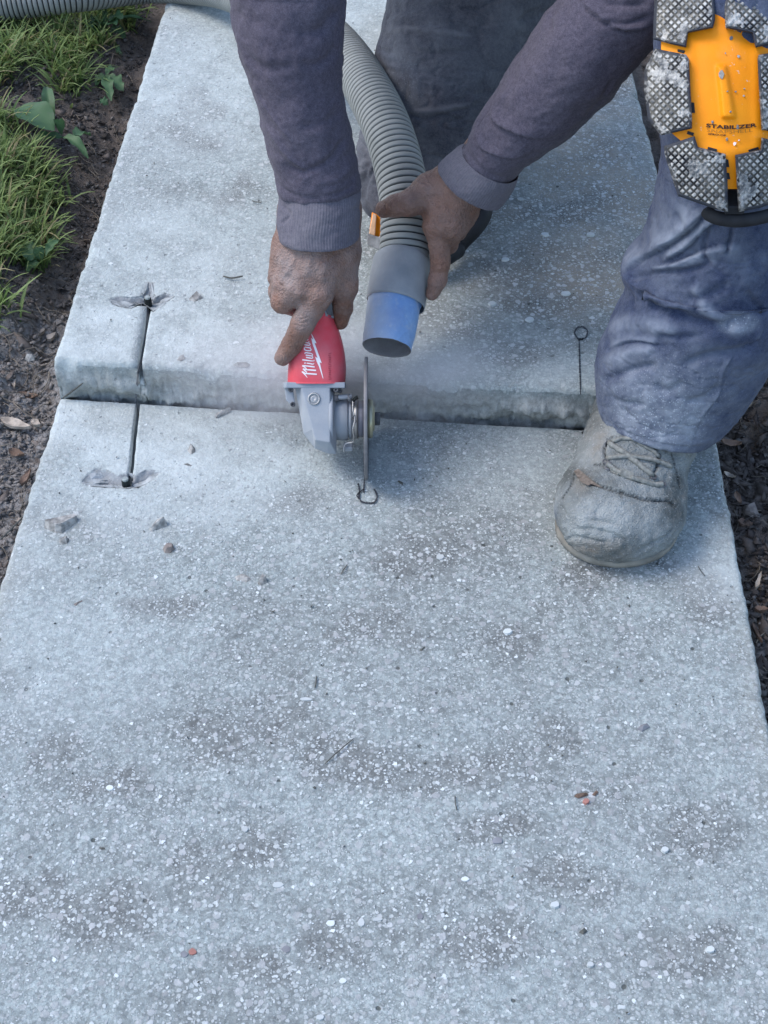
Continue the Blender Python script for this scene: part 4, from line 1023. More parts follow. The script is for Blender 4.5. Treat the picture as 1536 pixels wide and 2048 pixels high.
def anchor(px, py, z, label, h=.010):
    c = G(px, py, z); e = empty('anchor_bolt', (c[0], c[1], z - .012), label, 'bolt', 'anchor bolts at the ends of the slot')
    V, Fq = revolve([(-.012, .0042), (h - .001, .0042), (h, .0038)], (c[0], c[1], z), (0, 0, 1), 8, .3); mk('socket', V, Fq, MAT['boltblack'], e, smooth=False)
    V, Fq = revolve([(h - .0002, .0034), (h + .0016, .0034), (h + .0020, .0030)], (c[0], c[1], z), (0, 0, 1), 8, .3); mk('bolt_face', V, Fq, MAT['bolttop'], e, smooth=False)
anchor(297, 611, ZU - .004, 'dark anchor bolt with a grey face in the chipped hollow of the raised slab')
anchor(253, 974, -.005, 'dark anchor bolt with a grey face in the chipped hollow of the lower slab')
dn = lambda q, h_: q - np.array([0, 0, h_])
pts = [G(296, 618, ZU - .004), dn(G(290, 650, ZU), .012), dn(G(283, 692, ZU), .013), dn(G(276, 732, ZU), .006), G(274, 766, .026), dn(G(270, 805), .006), dn(G(266, 860), .013), dn(G(260, 920), .013), G(256, 962, -.004)]
pts = catmull(np.array(pts), 60); 
wd = .0016 + .0003 * np.sin(np.linspace(0, 9, 60)); tw = np.linspace(.9, 2.2, 60); T = np.gradient(pts, axis=0); T /= np.linalg.norm(T, axis=1)[:, None]
sx = np.cross(T, [0, 0, 1.]); sx /= np.linalg.norm(sx, axis=1)[:, None]; sz = np.cross(sx, T)
sdv = sx * np.cos(tw)[:, None] + sz * np.sin(tw)[:, None]; nv = np.cross(T, sdv)
prof = [(-1, -.16), (1, -.16), (1, .16), (-1, .16)]
V = np.stack([pts + sdv * (wd * a)[:, None] + nv * (wd * b)[:, None] for a, b in prof], 1)
Fq = [list(map(int, q)) for q in gridf(60, 4, True)] + [[0, 1, 2, 3], [236, 237, 238, 239]]
mk('steel_strap', V, Fq, simple('dusty_strap', (.10, .105, .11), .95, .1, .3, 120, 0, 400, .5, (.26, .26, .27, 1), 30), None, smooth=False, label='thin twisted grey strap spanning the slot across the step between both anchor bolts', cat='strap')

# ------------------------------------------------------------------ angle grinder
AX = 1.470
gc = C(650, 842, AX); gr = empty('angle_grinder', (gc[0], gc[1], 0.0), 'red and grey angle grinder with an unguarded thin blade cutting into the lower slab', 'angle grinder')
GB = ring_loft([(575.5, 765, 690.5, 765, 1.466, .027), (577, 735, 692, 735, 1.464, .0275), (582, 700, 688, 700, 1.461, .027), (592, 665, 679, 665, 1.457, .025), (604, 632, 668, 632, 1.452, .023),
                (610, 600, 665, 600, 1.446, .021), (612, 560, 667, 560, 1.438, .021), (610, 515, 672, 515, 1.430, .023), (606, 470, 676, 470, 1.424, .026), (606, 430, 676, 430, 1.42, .026)], 90, 64, 2.9)
N_, fl_ = outward(GB)
caps = [list(range(64)), list(range(89 * 64, 90 * 64))]
mk('body', GB.reshape(-1, 3), [list(map(int, q)) for q in gridf(90, 64, True)] + caps, MAT['red'], gr)
gsurf = Surf(GB.reshape(-1, 3), gridf(90, 64, True))
# gear housing: stacked outlines
def stack(layers, mat, name, parent, closeb=True):
    V = np.concatenate([C(np.array([p[0] for p in pts]), np.array([p[1] for p in pts]), np.full(len(pts), d)) for pts, d in layers])
    m = len(layers[0][0]); n = len(layers)
    Fq = [list(map(int, q)) for q in gridf(n, m, True)] + [list(range(m))[::-1], list(range((n-1)*m, n*m))]
    o = mk(name, V, Fq, mat, parent, smooth=False)
    bv = o.modifiers.new('bevel', 'BEVEL'); bv.width = .0009; bv.segments = 2; bv.limit_method = 'ANGLE'; bv.angle_limit = math.radians(25)
    return o
out = [(590, 772), (607, 867), (630, 897), (656, 908), (673, 908), (673, 800), (664, 779), (664, 772)]
inn = [(602, 774), (625, 858), (630, 880), (655, 884), (660, 884), (660, 800), (660, 782), (660, 774)]
back = [(594, 770), (611, 860), (634, 888), (658, 898), (671, 898), (671, 800), (664, 778), (664, 770)]
stack([(inn, AX - .0275), (out, AX - .0135), (out, AX + .012), (back, AX + .026)], MAT['greyhouse'], 'gear_housing', gr)
stack([([(572, 764.5), (572, 776), (690, 776), (690, 764.5)], AX - .0278), ([(567, 764), (567, 777), (692, 777), (692, 764)], AX - .020), ([(567, 764), (567, 777), (692, 777), (692, 764)], AX + .022), ([(572, 765), (572, 776), (690, 776), (690, 765)], AX + .027)], MAT['greyhouse'], 'mounting_flange', gr)
stack([([(568, 772), (572, 800), (584, 812), (590, 806), (586, 778)], AX - .012), ([(568, 772), (572, 800), (584, 812), (590, 806), (586, 778)], AX + .010)], MAT['greyhouse'], 'housing_lug', gr)
for px, py, d, r in ((582, 780, AX - .0215, .0026), (586, 809, AX - .014, .0026), (672, 780, AX - .0215, .0026), (680, 782, AX - .012, .0024)):
    V, Fq = revolve([(0, r), (.004, r), (.005, r * .8), (.005, r * .5), (.003, r * .45)], C(px, py, d), -FW, 12); mk('screw', V, Fq, MAT['greydark'], gr)
bc = C(628, 798, AX - .0268)
V, Fq = revolve([(0, .0062), (.0018, .0062), (.0022, .0056), (.0020, .0048), (-.001, .0046)], bc, -FW, 32); V2, F2 = revolve([(-.001, .0045), (-.0009, .0001)], bc, -FW, 24)
mk('spindle_lock_ring', V, Fq, MAT['steel'], gr)
V, Fq = revolve([(-.0005, .0046), (.0005, .0044), (.0012, .0030), (.0010, .0012), (.0002, .0001)], bc, -FW, 24); mk('spindle_lock_button', V, Fq, MAT['steel'], gr)
# switch panel
def raise_panel(name, surf, polypx, off, th, mat, parent):
    T = [surf.at(x, y, off + th) for x, y in polypx]; Bt = [surf.at(x, y, off) for x, y in polypx]
    V = np.array([t[0] for t in T] + [b[0] for b in Bt]); m = len(T)
    return mk(name, V, [list(range(m))] + [[j, m + j, m + (j+1) % m, (j+1) % m] for j in range(m)], mat, parent, smooth=False)
raise_panel('switch_surround', gsurf, [(645, 603), (661, 600), (664, 618), (666, 637), (660, 636), (651, 632)], -.0002, .0012, MAT['greyhouse'], gr)
raise_panel('switch', gsurf, [(648, 606), (659, 603), (661, 618), (663, 632), (659, 631), (653, 628)], .0008, .0012, MAT['greydark'], gr)
# print on the red body
z1 = qz(11.815, 570, 640)
def stroke(p, w_, n=None): return ribbon(gsurf, z1(p), w_, .00035, 1.0)
pl = [stroke([(530, 1365), (480, 1295), (405, 1215)], [.6, 2.2, 2.8]), stroke([(410, 1218), (480, 1262), (560, 1268), (752, 1282)], [2.4, 2.6, 2.8, 2.8]), stroke([(520, 1240), (470, 1195), (425, 1150)], [1.8, 2.4, 2.2]),
      stroke([(430, 1150), (490, 1172), (735, 1190)], [2, 2.7, 2.8]), stroke([(510, 1155), (460, 1110), (408, 1080)], [1.8, 2.2, 2.4]), stroke([(408, 1080), (480, 1082), (700, 1108)], [2.4, 2.7, 2.8]),
      stroke([(512, 1018), (600, 1030), (660, 1045), (690, 1022)], [2, 2.4, 2.2, 1.2]), stroke([(462, 1012), (488, 1022)], 2.8),
      stroke([(412, 940), (640, 968), (688, 965), (690, 940)], [2.5, 2.6, 2.0, 1.0]),
      stroke([(500, 880), (630, 905), (662, 890)], [2.2, 2.4, 1.6]), stroke([(662, 900), (640, 850), (490, 828)], [1.6, 2.2, 2.2]), stroke([(640, 850), (655, 815), (618, 790), (478, 768)], [1.6, 1.8, 2.2, 2.0]),
      stroke([(478, 800), (468, 770)], 1.6),
      stroke([(460, 650), (462, 700), (520, 725), (610, 722), (618, 690), (580, 655), (470, 640)], [2, 2.1, 2.1, 2.1, 1.6, 1.8, 2.0]), stroke([(470, 640), (590, 660), (602, 628)], [2, 2.2, 1.4]),
      stroke([(445, 580), (570, 600), (598, 580), (580, 548)], [2.2, 2.3, 1.8, 1.6]), stroke([(580, 548), (430, 522)], [2.0, 2.2]),
      stroke([(555, 520), (574, 508)], 1.6), stroke([(300, 440), (545, 475), (552, 455)], [2.2, 2.2, 1.2]), stroke([(510, 462), (475, 425), (452, 405)], [1.8, 2.0, 2.0]), stroke([(505, 458), (540, 425), (535, 405)], [1.4, 1.8, 1.4])]
mk('brand_lettering', *join(pl), MAT['white'], gr, smooth=False)
bolt = z1([(568, 215), (712, 480), (745, 552), (700, 542), (735, 640), (835, 930), (868, 1018), (818, 1000), (838, 1080), (907, 1385), (892, 1375), (800, 1090), (750, 985), (712, 868), (768, 896), (700, 700), (650, 560), (618, 425), (668, 458)])
P3 = np.array([gsurf.at(x, y, .00035)[0] for x, y in bolt]); mk('lightning_mark', P3, [list(range(len(P3)))], MAT['white'], gr, smooth=False)
pl = []
for k in range(13):
    y = 1395 - k * 50; x = 1058
    pl.append(stroke([(x - 30, y), (x + 28, y + 4)], .9)); pl.append(stroke([(x + (-28 if k % 2 else 26), y), (x + (-20 if k % 3 else 28), y - 26)], .8))
mk('small_print', *join(pl), MAT['red_dark'] if 'red_dark' in MAT else simple('embossed_red', (.26, .025, .04), .6, .3, .1), gr, smooth=False)
# bearing flange, collar, spindle, blade
RX = np.array([1., 0, 0]); DX = -.0180; DC = np.array([DX, 1.120, .0545])
def xat(px): return (px - CX) / F * AX
axc = lambda px: np.array([xat(px), DC[1], DC[2]])
def rev(name, prof, mat, m=56): V, Fq = revolve([(xat(p) - xat(670), r) for p, r in prof], axc(670), RX, m); return mk(name, V, Fq, mat, gr)
rev('bearing_plate', [(660, .0315), (661, .0325), (667, .0325), (668, .0315), (668.2, .022)], MAT['greyhouse'])
rev('guard_collar', [(668, .0215), (668.5, .0222), (695, .0222), (696, .0215), (696.5, .0190), (699, .0190), (699.3, .0208), (703, .0208), (703.5, .0195), (708, .0195)], MAT['greyhouse'])
rev('spring_ring', [(708, .0180), (709, .0202), (715, .0202), (716, .0195)], MAT['steel'])
rev('inner_flange', [(716, .0175), (717, .0185), (727, .0185), (728, .0175)], MAT['purple'])
V, Fq = revolve([(-.00155, .012), (-.00155, .0520), (-.00175, .0525), (-.00175, .0622), (-.0012, .0625), (.0012, .0625), (.00175, .0622), (.00175, .0525), (.00155, .0520), (.00155, .012)], DC, RX, 120)
mk('blade', V, Fq, MAT['disc'], gr)
rev('lock_nut', [(735.5, .0192), (736, .0198), (744, .0198), (746, .0185), (746.2, .0130), (749, .0125), (749.5, .0080)], MAT['brass'])
rev('spindle', [(746, .0070), (750, .0070), (750.2, .0062), (751, .0068), (759, .0068), (760.5, .0058), (760.6, .0001)], MAT['greydark'], 24)
# clamp screw, wire clip and lower bracket
V, Fq = tube([C(669, 795, AX - .018), C(704, 793, AX - .018)], .0026, 12); mk('clamp_screw', V, Fq, MAT['greyhouse'], gr)
V, Fq = join([tube([C(671, 790, AX - .0185), C(672, 802, AX - .0185)], .0034, 10), tube([C(696, 790, AX - .0185), C(701, 803, AX - .0185)], .0022, 10)]); mk('clamp_nut', V, Fq, MAT['greydark'], gr)
V, Fq = tube([C(705, 802, AX - .020), C(712, 796, AX - .020), C(716, 794, AX - .020)], .0018, 8); mk('clip_end', V, Fq, MAT['boltblack'], gr)
V, Fq = tube([C(706, 800, AX - .0195), C(706, 820, AX - .0215), C(710, 838, AX - .0225), C(706, 858, AX - .022), C(708, 875, AX - .018), C(706, 884, AX - .014), C(692, 887, AX - .012), C(688, 894, AX - .012), C(688, 904, AX - .012)], .0009, 7, n=50); mk('wire_clip', V, Fq, MAT['steel'], gr)
V, Fq = tube([C(710, 830, AX - .0228), C(704, 838, AX - .0222), C(712, 842, AX - .0228), C(706, 850, AX - .0222)], .0007, 6, n=20); mk('wire_clip', V, Fq, MAT['greydark'], gr)
V, Fq = box(C(697, 893, AX - .004), (.009, .010, .006), None, .2); mk('lever_bracket', V, Fq, MAT['greyhouse'], gr, smooth=False)

# ------------------------------------------------------------------ vacuum hose with its nozzle
HP = np.array([(-70, 10, 2.10), (0, 4, 2.10), (150, -13, 2.11), (300, -30, 2.16), (425, -24, 2.10), (520, 8, 1.98), (600, 40, 1.86), (655, 72, 1.76), (700, 122, 1.675), (742, 190, 1.60), (776, 262, 1.555), (801, 350, 1.525), (811, 430, 1.51), (809, 524, 1.502)], float)
P = C(HP[:, 0], HP[:, 1], HP[:, 2]); P[:6, 2] = np.maximum(P[:6, 2], .03)
ho = empty('vacuum_hose', (P[-1][0], P[-1][1], .05), 'long grey corrugated vacuum hose ending in a taped nozzle held near the blade', 'hose')
path = catmull(P, 1500); L = np.r_[0, np.cumsum(np.linalg.norm(np.diff(path, axis=0), axis=1))]; pitch = .0071; nr = int(L[-1] / pitch * 12)
tt = np.linspace(0, L[-1], nr); path = np.stack([np.interp(tt, L, path[:, i]) for i in range(3)], 1)
ph = (tt / pitch) % 1.0
rad = .0264 - .0028 * np.exp(-((np.minimum(ph, 1 - ph)) / .12) ** 4) + .0002 * np.cos((ph - .5) * 6.28)
V, Fq = tube(path, rad, 36, caps=False)
def hosemat():
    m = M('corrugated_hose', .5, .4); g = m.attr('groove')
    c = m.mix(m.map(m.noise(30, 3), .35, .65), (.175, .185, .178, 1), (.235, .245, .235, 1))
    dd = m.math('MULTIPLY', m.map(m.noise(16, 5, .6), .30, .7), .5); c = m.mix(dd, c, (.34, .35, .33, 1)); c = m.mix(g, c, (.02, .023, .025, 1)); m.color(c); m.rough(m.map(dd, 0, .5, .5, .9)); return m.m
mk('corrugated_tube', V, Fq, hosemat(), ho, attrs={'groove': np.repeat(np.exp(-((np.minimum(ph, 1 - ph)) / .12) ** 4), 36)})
cz = [(747, 514, 863, 534, 1.5005, .0285), (743, 530, 861, 552, 1.4985, .0295), (737, 565, 855, 587, 1.494, .0297), (733, 593, 850, 617, 1.4905, .0298)]
NZ0 = ring_loft([(756, 508, 858, 525, 1.502, .0265)] + cz + [(734, 597, 848, 620, 1.490, .0280)], 40, 72)
mk('collar', NZ0.reshape(-1, 3), gridf(40, 72, True), MAT['collar'], ho)
nzst = [(736, 590, 844, 612, 1.491, .0270), (735, 600, 840, 621, 1.490, .0268), (730, 645, 832, 664, 1.484, .0262), (724.5, 688, 822.5, 703, 1.478, .0255)]
NZ = ring_loft(nzst, 60, 96)
N_, _ = outward(NZ); xx, yy, dd_ = PX(NZ)
rel = .0006 * fbm(NZ, 90, 3, 55) 
NZ = NZ + N_ * rel[..., None]
# ragged lower rim
ax_ = (NZ[-1].mean(0) - NZ[0].mean(0)); ax_ /= np.linalg.norm(ax_)
NZ[-6:] += ax_ * (.0004 * fbm(NZ[-1:], 120, 3, 3))[..., None] * np.linspace(0, 1, 6)[:, None, None]
NZ = creases(NZ, N_, [([(812, 622), (806, 640), (796, 662), (778, 690)], 'r', 1.6, .9), ([(800, 618), (812, 640), (818, 650)], 'r', 1.5, .8), ([(770, 650), (795, 640), (812, 624)], 'r', 1.4, .5), ([(790, 690), (805, 668), (822, 660)], 'r', 1.5, .6)])
inner = ring_loft([(739, 592, 841, 612, 1.491, .0245), (733, 645, 829, 664, 1.484, .0238), (727.5, 688.3, 819.5, 702.7, 1.478, .0233)], 40, 96)
inner[-1] = NZ[-1] + (inner[-1] - NZ[-1]) * .8
mk('taped_nozzle', np.concatenate([NZ.reshape(-1, 3)]), gridf(60, 96, True), None, ho)
def tapemat():
    m = M('blue_tape_nozzle', .55, .4); 
    c = m.mix(m.map(m.noise(22, 5, .6), .35, .62), (.11, .225, .47, 1), (.19, .32, .53, 1))
    sx_ = m.n('ShaderNodeSeparateXYZ'); m.t.links.new(m.co, sx_.inputs[0])
    lft = m.map(m.math('ADD', sx_.outputs[0], m.math('MULTIPLY', m.noise(40, 5, .6), .030)), -.002, .034, 1, 0)   # dust caked on one side
    c = m.mix(m.math('MAXIMUM', m.math('MULTIPLY', lft, .92), m.map(m.noise(70, 5, .65), .52, .7, 0, .55)), c, (.36, .39, .43, 1)); c = m.mix(m.map(m.noise(300, 4, .7), .6, .75, 0, .4), c, (.5, .56, .66, 1)); m.color(c); m.bump(m.noise(260, 4), .0006, .8); return m.m
ho.children[-1].data.materials.append(tapemat())
mk('nozzle_lining', np.concatenate([inner.reshape(-1, 3), NZ[-1]]), np.concatenate([gridf(41, 96, True)]), MAT['inner'], ho)

# ------------------------------------------------------------------ the worker
pe = empty('person', (.12, 1.5, .05), 'crouching worker in a purple grey sweatshirt and dusty blue trousers guiding grinder and hose', 'person')
def bodymesh():
    parts = []
    # right hand on the grinder
    s = Lazy(.00135)
    def cn(a, ra, b, rb, k=.007): s.cone(C(*a), ra / 1000, C(*b), rb / 1000, k)
    cn((603, 420, 1.41), 24, (587, 515, 1.412), 19); cn((675, 420, 1.41), 24, (683, 505, 1.415), 18); cn((640, 430, 1.405), 28, (637, 530, 1.404), 22)
    cn((660, 500, 1.402), 16, (640, 588, 1.404), 13.2, .009); cn((628, 500, 1.400), 16, (600, 576, 1.404), 13.4, .009); cn((598, 500, 1.404), 15, (572, 566, 1.412), 12.4, .009); cn((570, 492, 1.412), 13, (559, 546, 1.42), 10.5, .008)
    cn((640, 588, 1.404), 13.0, (607, 645, 1.420), 11.8, .004); cn((607, 645, 1.420), 11.8, (584, 690, 1.436), 10.2, .003); cn((584, 690, 1.436), 10.2, (565, 715, 1.445), 8.6, .003)
    cn((600, 576, 1.404), 13.2, (566, 602, 1.420), 12.2, .003); cn((566, 602, 1.42), 12.2, (588, 612, 1.457), 10, .003); cn((588, 612, 1.457), 10, (612, 615, 1.478), 9, .003)
    cn((572, 566, 1.412), 12.2, (560, 584, 1.436), 11, .003); cn((560, 584, 1.436), 11, (588, 584, 1.47), 9.5, .003)
    cn((559, 546, 1.42), 10.5, (556, 556, 1.448), 9.5, .003); cn((556, 556, 1.448), 9.5, (582, 556, 1.474), 8.5, .003)
    cn((683, 505, 1.415), 17, (687, 575, 1.427), 12.2, .010); cn((660, 520, 1.41), 14, (687, 570, 1.425), 12, .012)
    cn((687, 575, 1.427), 12.0, (685, 617, 1.440), 10, .004); cn((685, 617, 1.440), 10, (681, 644, 1.452), 8, .003)
    V, Q = s.mesh(); V = relax(V, Q, 2); N = mesh_normals(V, Q)
    if np.sum(N * (V - V.mean(0))) < 0: Q = Q[:, ::-1]; N = -N
    z = qz(5.9, 500, 440)
    lines = [(z([(545, 1180), (600, 1215), (660, 1205), (700, 1180)]), 'v', 1.6, 1.3), (z([(520, 1225), (590, 1260), (680, 1240)]), 'v', 1.5, 1.1), (z([(540, 1150), (610, 1170), (700, 1140)]), 'v', 1.4, .9),
             (z([(520, 1000), (545, 965), (620, 945), (720, 965)]), 'v', 2.2, 1.4), (z([(420, 640), (470, 700), (520, 790), (540, 880)]), 'v', 6, 1.5), (z([(560, 420), (470, 560), (420, 660)]), 'r', 5, 1.1), (z([(760, 380), (700, 520), (640, 700)]), 'r', 6, 1.0),
             (z([(380, 400), (330, 470), (300, 590)]), 'v', 4, 1.0), (z([(300, 690), (340, 760), (400, 780)]), 'v', 2.5, 1.5), (z([(1010, 880), (900, 960), (860, 1010)]), 'v', 3, 1.2), (z([(300, 1540), (340, 1560), (400, 1550)]), 'v', 1.3, .5),
             (z([(1060, 860), (1120, 960), (1180, 1010)]), 'v', 1.6, .6), (z([(1040, 1120), (1100, 1140), (1150, 1120)]), 'v', 1.4, .5), (z([(900, 480), (860, 640), (830, 780)]), 'r', 6, .7)]
    V = creases(V, N, lines); V = V + N * (.00030 * fbm(V, 420, 3, 77) + .0005 * fbm(V, 90, 3, 78))[:, None]
    hand_r = (V, Q); parts.append((V, Q, np.full(len(V), .50)))
    # left hand round the hose
    s = Lazy(.00135)
    def cn(a, ra, b, rb, k=.007): s.cone(C(*a), ra / 1000, C(*b), rb / 1000, k)
    cn((1000, 280, 1.435), 27, (925, 378, 1.447), 24); cn((925, 370, 1.447), 24, (897, 415, 1.450), 20, .012)
    cn((912, 352, 1.447), 17, (858, 379, 1.449), 15, .012); cn((858, 379, 1.449), 15, (822, 405, 1.452), 13, .006); cn((822, 405, 1.452), 12.8, (790, 412, 1.4545), 11, .004); cn((790, 412, 1.4545), 11, (768, 418, 1.458), 8.8, .003)
    cn((890, 400, 1.450), 17, (872, 452, 1.455), 14, .010); cn((908, 400, 1.450), 17, (903, 450, 1.452), 15.5, .010); cn((928, 392, 1.452), 15, (922, 438, 1.458), 12.5, .008); cn((935, 385, 1.456), 13, (936, 425, 1.465), 10.5, .008)
    cn((876, 455, 1.457), 13, (881, 528, 1.470), 9.6, .004); cn((881, 528, 1.470), 9.6, (875, 562, 1.476), 9.2, .003); cn((875, 562, 1.476), 9.0, (864, 588, 1.482), 7.2, .003)
    cn((903, 450, 1.452), 14.5, (896, 488, 1.487), 10.5, .003); cn((896, 488, 1.487), 10.5, (868, 505, 1.535), 9, .003); cn((868, 505, 1.535), 9, (825, 505, 1.545), 8.5, .003)
    cn((922, 438, 1.458), 12.5, (914, 462, 1.495), 10, .003); cn((914, 462, 1.495), 10, (875, 472, 1.542), 9, .003); cn((875, 472, 1.542), 9, (835, 470, 1.55), 8, .003)
    cn((936, 425, 1.465), 10.5, (925, 438, 1.505), 9.5, .003); cn((925, 438, 1.505), 9.5, (885, 440, 1.546), 8, .003)
    V, Q = s.mesh(); V = relax(V, Q, 2); N = mesh_normals(V, Q)
    if np.sum(N * (V - V.mean(0))) < 0: Q = Q[:, ::-1]; N = -N
    z = qz(4.52, 680, 280)
    lines = [(z([(660, 410), (690, 440), (720, 430)]), 'v', 1.6, .6), (z([(690, 350), (740, 380), (800, 400)]), 'v', 2, 1.1), (z([(400, 560), (412, 600), (405, 650)]), 'v', 1.4, .7), (z([(740, 560), (800, 520), (870, 500)]), 'v', 3, .8),
             (z([(790, 830), (830, 860), (870, 850)]), 'v', 1.5, 1.1), (z([(960, 560), (1010, 680), (1000, 780)]), 'v', 6, 1.2), (z([(820, 1120), (880, 1130), (960, 1120)]), 'v', 1.6, 1.1), (z([(840, 1190), (900, 1200), (970, 1190)]), 'v', 1.6, 1.1),
             (z([(720, 480), (730, 540), (700, 580)]), 'v', 1.6, .5), (z([(930, 780), (990, 860), (1060, 800)]), 'v', 3, 1.0), (z([(900, 470), (920, 600), (880, 760)]), 'r', 6, .9)]
    V = creases(V, N, lines); V = V + N * (.00030 * fbm(V, 420, 3, 77) + .0005 * fbm(V, 90, 3, 79))[:, None]
    hand_l = (V, Q); parts.append((V, Q, np.full(len(V), .12)))
    # the rest of the body under the clothes, coarser
    s = SDF((-.32, .75, .0), (.60, 2.05, 1.40), .010)
    def cn(a, ra, b, rb, k=.03): s.cone(np.array(a), ra, np.array(b), rb, k)
    cn(C(640, 450, 1.408), .026, C(570, -90, 1.33), .038); cn(C(570, -90, 1.33), .038, (-.06, 1.46, .90), .045)
    cn(C(975, 320, 1.44), .026, C(1330, -90, 1.30), .038); cn(C(1330, -90, 1.30), .038, (.33, 1.48, .90), .045)
    cn((-.04, 1.46, .93), .07, (.30, 1.46, .93), .07, .05); cn((.13, 1.48, .90), .11, (.13, 1.70, .60), .115, .06); cn((.07, 1.72, .52), .10, (.20, 1.70, .52), .10, .05)
    cn((.13, 1.42, .98), .045, (.13, 1.33, 1.06), .045, .03); s.ell((.13, 1.27, 1.12), (.070, .092, .105), .02); s.ell((.13, 1.19, 1.10), (.012, .018, .022), .012)
    s.ell((.057, 1.28, 1.11), (.010, .018, .028), .005); s.ell((.203, 1.28, 1.11), (.010, .018, .028), .005); s.ell((.13, 1.20, 1.045), (.035, .03, .022), .02)
    K1 = C(1449, 90, 1.245); cn((.20, 1.70, .52), .085, K1 + [0, .06, .0], .045); cn(K1 + [0, .06, 0], .045, K1 + [0, .01, -.03], .040); cn(K1 + [0, .01, -.03], .040, C(1330, 800, 1.440), .034)
    K2 = C(850, 380, 1.70); cn((.07, 1.72, .52), .085, C(945, -60, 1.695), .060); cn(C(945, -60, 1.695), .060, K2, .040); cn(K2, .040, (.06, 1.88, .115), .034)
    V, Q = s.mesh(); V = relax(V, Q, 1); N = mesh_normals(V, Q)
    if np.sum(N * (V - V.mean(0))) < 0: Q = Q[:, ::-1]
    parts.append((V, Q, np.full(len(V), .3)))
    return parts, hand_r, hand_l
parts, hand_r, hand_l = bodymesh()
V, Q = join([(a, b) for a, b, c in parts]); mk('body', V, Q, MAT['skin'], pe, attrs={'dust': np.concatenate([c for a, b, c in parts])})
hs = Surf(*hand_r); n_ = smooth_poly([(550, 722), (552, 711), (559, 706), (567, 710), (568, 718), (563, 727), (555, 730), (550, 722)], 20)
Pn = [hs.at(x, y, .0002) for x, y in n_]; Pn = np.array([q[0] for q in Pn if q is not None]); cN = Pn.mean(0)
if len(Pn) > 5: mk('fingernail', np.concatenate([Pn, [cN - FW * .0006]]), [[i, (i + 1) % len(Pn), len(Pn)] for i in range(len(Pn))], MAT['nail'], pe)

# sleeves
z0_ = qz(3.2, 860, 0); zL = qz(2.743, 440, 0)
def sleeve(st, n, m, lines, wr, seed, amp=.0022, tang=None):
    lines = [(p, k, w_, a * (1.25 if k == 'o' else 1.7)) for p, k, w_, a in lines]
    V = ring_loft(st, n, m, tang=tang); N, _ = outward(V); V = V + N * (amp * 1.3 * fbm(V, 16, 4, seed, .6) + .0009 * fbm(V * [1, 1, 1.6], 70, 3, seed + 2))[..., None]
    return creases(V, N, lines)
slL = sleeve([(400, -560, 700, -540, 1.55, .07), (432, -250, 700, -230, 1.36, .060), (450, -60, 692, -55, 1.315, .056), (457, 0, 691, 0, 1.322, .054), (470, 91, 690, 92, 1.338, .052), (496, 171, 688, 180, 1.355, .049), (524, 237, 694, 245, 1.368, .046), (542, 310, 704, 296, 1.382, .043),
              (552, 352, 714, 345, 1.391, .041), (557, 376, 722, 372, 1.396, .0405), (559, 386, 719, 380, 1.398, .0385)], 330, 220,
    [(zL([(250, 690), (330, 800), (400, 880), (520, 960)]), 'r', 5, 1.6), (zL([(150, 440), (230, 560), (320, 680), (400, 780)]), 'r', 3.5, 1.3), (zL([(700, 740), (600, 880), (450, 940), (340, 900)]), 'v', 7, 2.0), (zL([(680, 600), (560, 680), (420, 700)]), 'v', 9, 1.6),
     (zL([(120, 300), (260, 380), (420, 360)]), 'v', 10, 1.6), (zL([(660, 250), (560, 340), (430, 360)]), 'v', 9, 1.5), (zL([(300, 990), (380, 1060), (500, 1085), (650, 1060), (760, 1010)]), 'v', 4, 1.6), (zL([(640, 40), (560, 160), (420, 200)]), 'v', 12, 2.),
     (zL([(740, 900), (640, 980), (500, 1010)]), 'r', 8, 1.6)], 0, 60)
cuL = sleeve([(560, 381, 718, 376, 1.398, .039), (557, 400, 720, 394, 1.399, .0405), (554, 425, 719, 420, 1.401, .0405), (553, 446, 717, 446, 1.403, .040), (556, 470, 716, 470, 1.405, .039), (558, 476, 715, 476, 1.4055, .038)], 70, 360, [(zL([(340, 1120), (380, 1180), (330, 1230)]), 'v', 4, .9)], 0, 61, .0008, C(641, 470, 1.420) - C(641, 400, 1.402))
slR = sleeve([(1430, -540, 1640, -420, 1.50, .07), (1270, -200, 1480, -70, 1.30, .060), (1205, -120, 1420, 20, 1.305, .058), (1095, 20, 1305, 105, 1.33, .054), (1032, 110, 1205, 212, 1.362, .050), (985, 190, 1135, 278, 1.388, .046), (952, 240, 1075, 318, 1.408, .043), (938, 272, 1042, 342, 1.42, .041), (927, 287, 1030, 358, 1.427, .0395)], 330, 220,
    [(z0_([(500, 480), (425, 640), (400, 760), (470, 820), (620, 870), (760, 872), (900, 810), (1060, 700)]), 'o', 5, -5.0), (z0_([(380, 700), (310, 850), (310, 930), (400, 985), (560, 1010), (700, 960)]), 'o', 4.0, -3.6),
     (z0_([(950, 0), (1050, 90), (1200, 185), (1330, 190), (1430, 175)]), 'o', 5, -4), (z0_([(1100, 130), (1250, 150), (1420, 100)]), 'v', 5, 2.0), (z0_([(840, 10), (770, 100), (765, 200)]), 'v', 5, 3.0), (z0_([(1000, -30), (1150, 30), (1400, 30)]), 'v', 7, 2.), (z0_([(240, 960), (300, 1060), (400, 1120), (540, 1150)]), 'v', 3.5, 1.6),
     (z0_([(1180, 500), (1100, 640), (980, 760)]), 'v', 5, 2.5)], 0, 63)
cuR = sleeve([(928, 287, 1032, 360, 1.426, .040), (914, 294, 1026, 378, 1.430, .041), (897, 308, 1016, 396, 1.435, .041), (884, 322, 1006, 411, 1.440, .040), (880, 327, 1002, 415, 1.442, .039)], 70, 360, [(z0_([(230, 950), (300, 1080), (420, 1180)]), 'v', 5, 1.2)], 0, 64, .0008, C(940, 372, 1.447) - C(985, 315, 1.425))
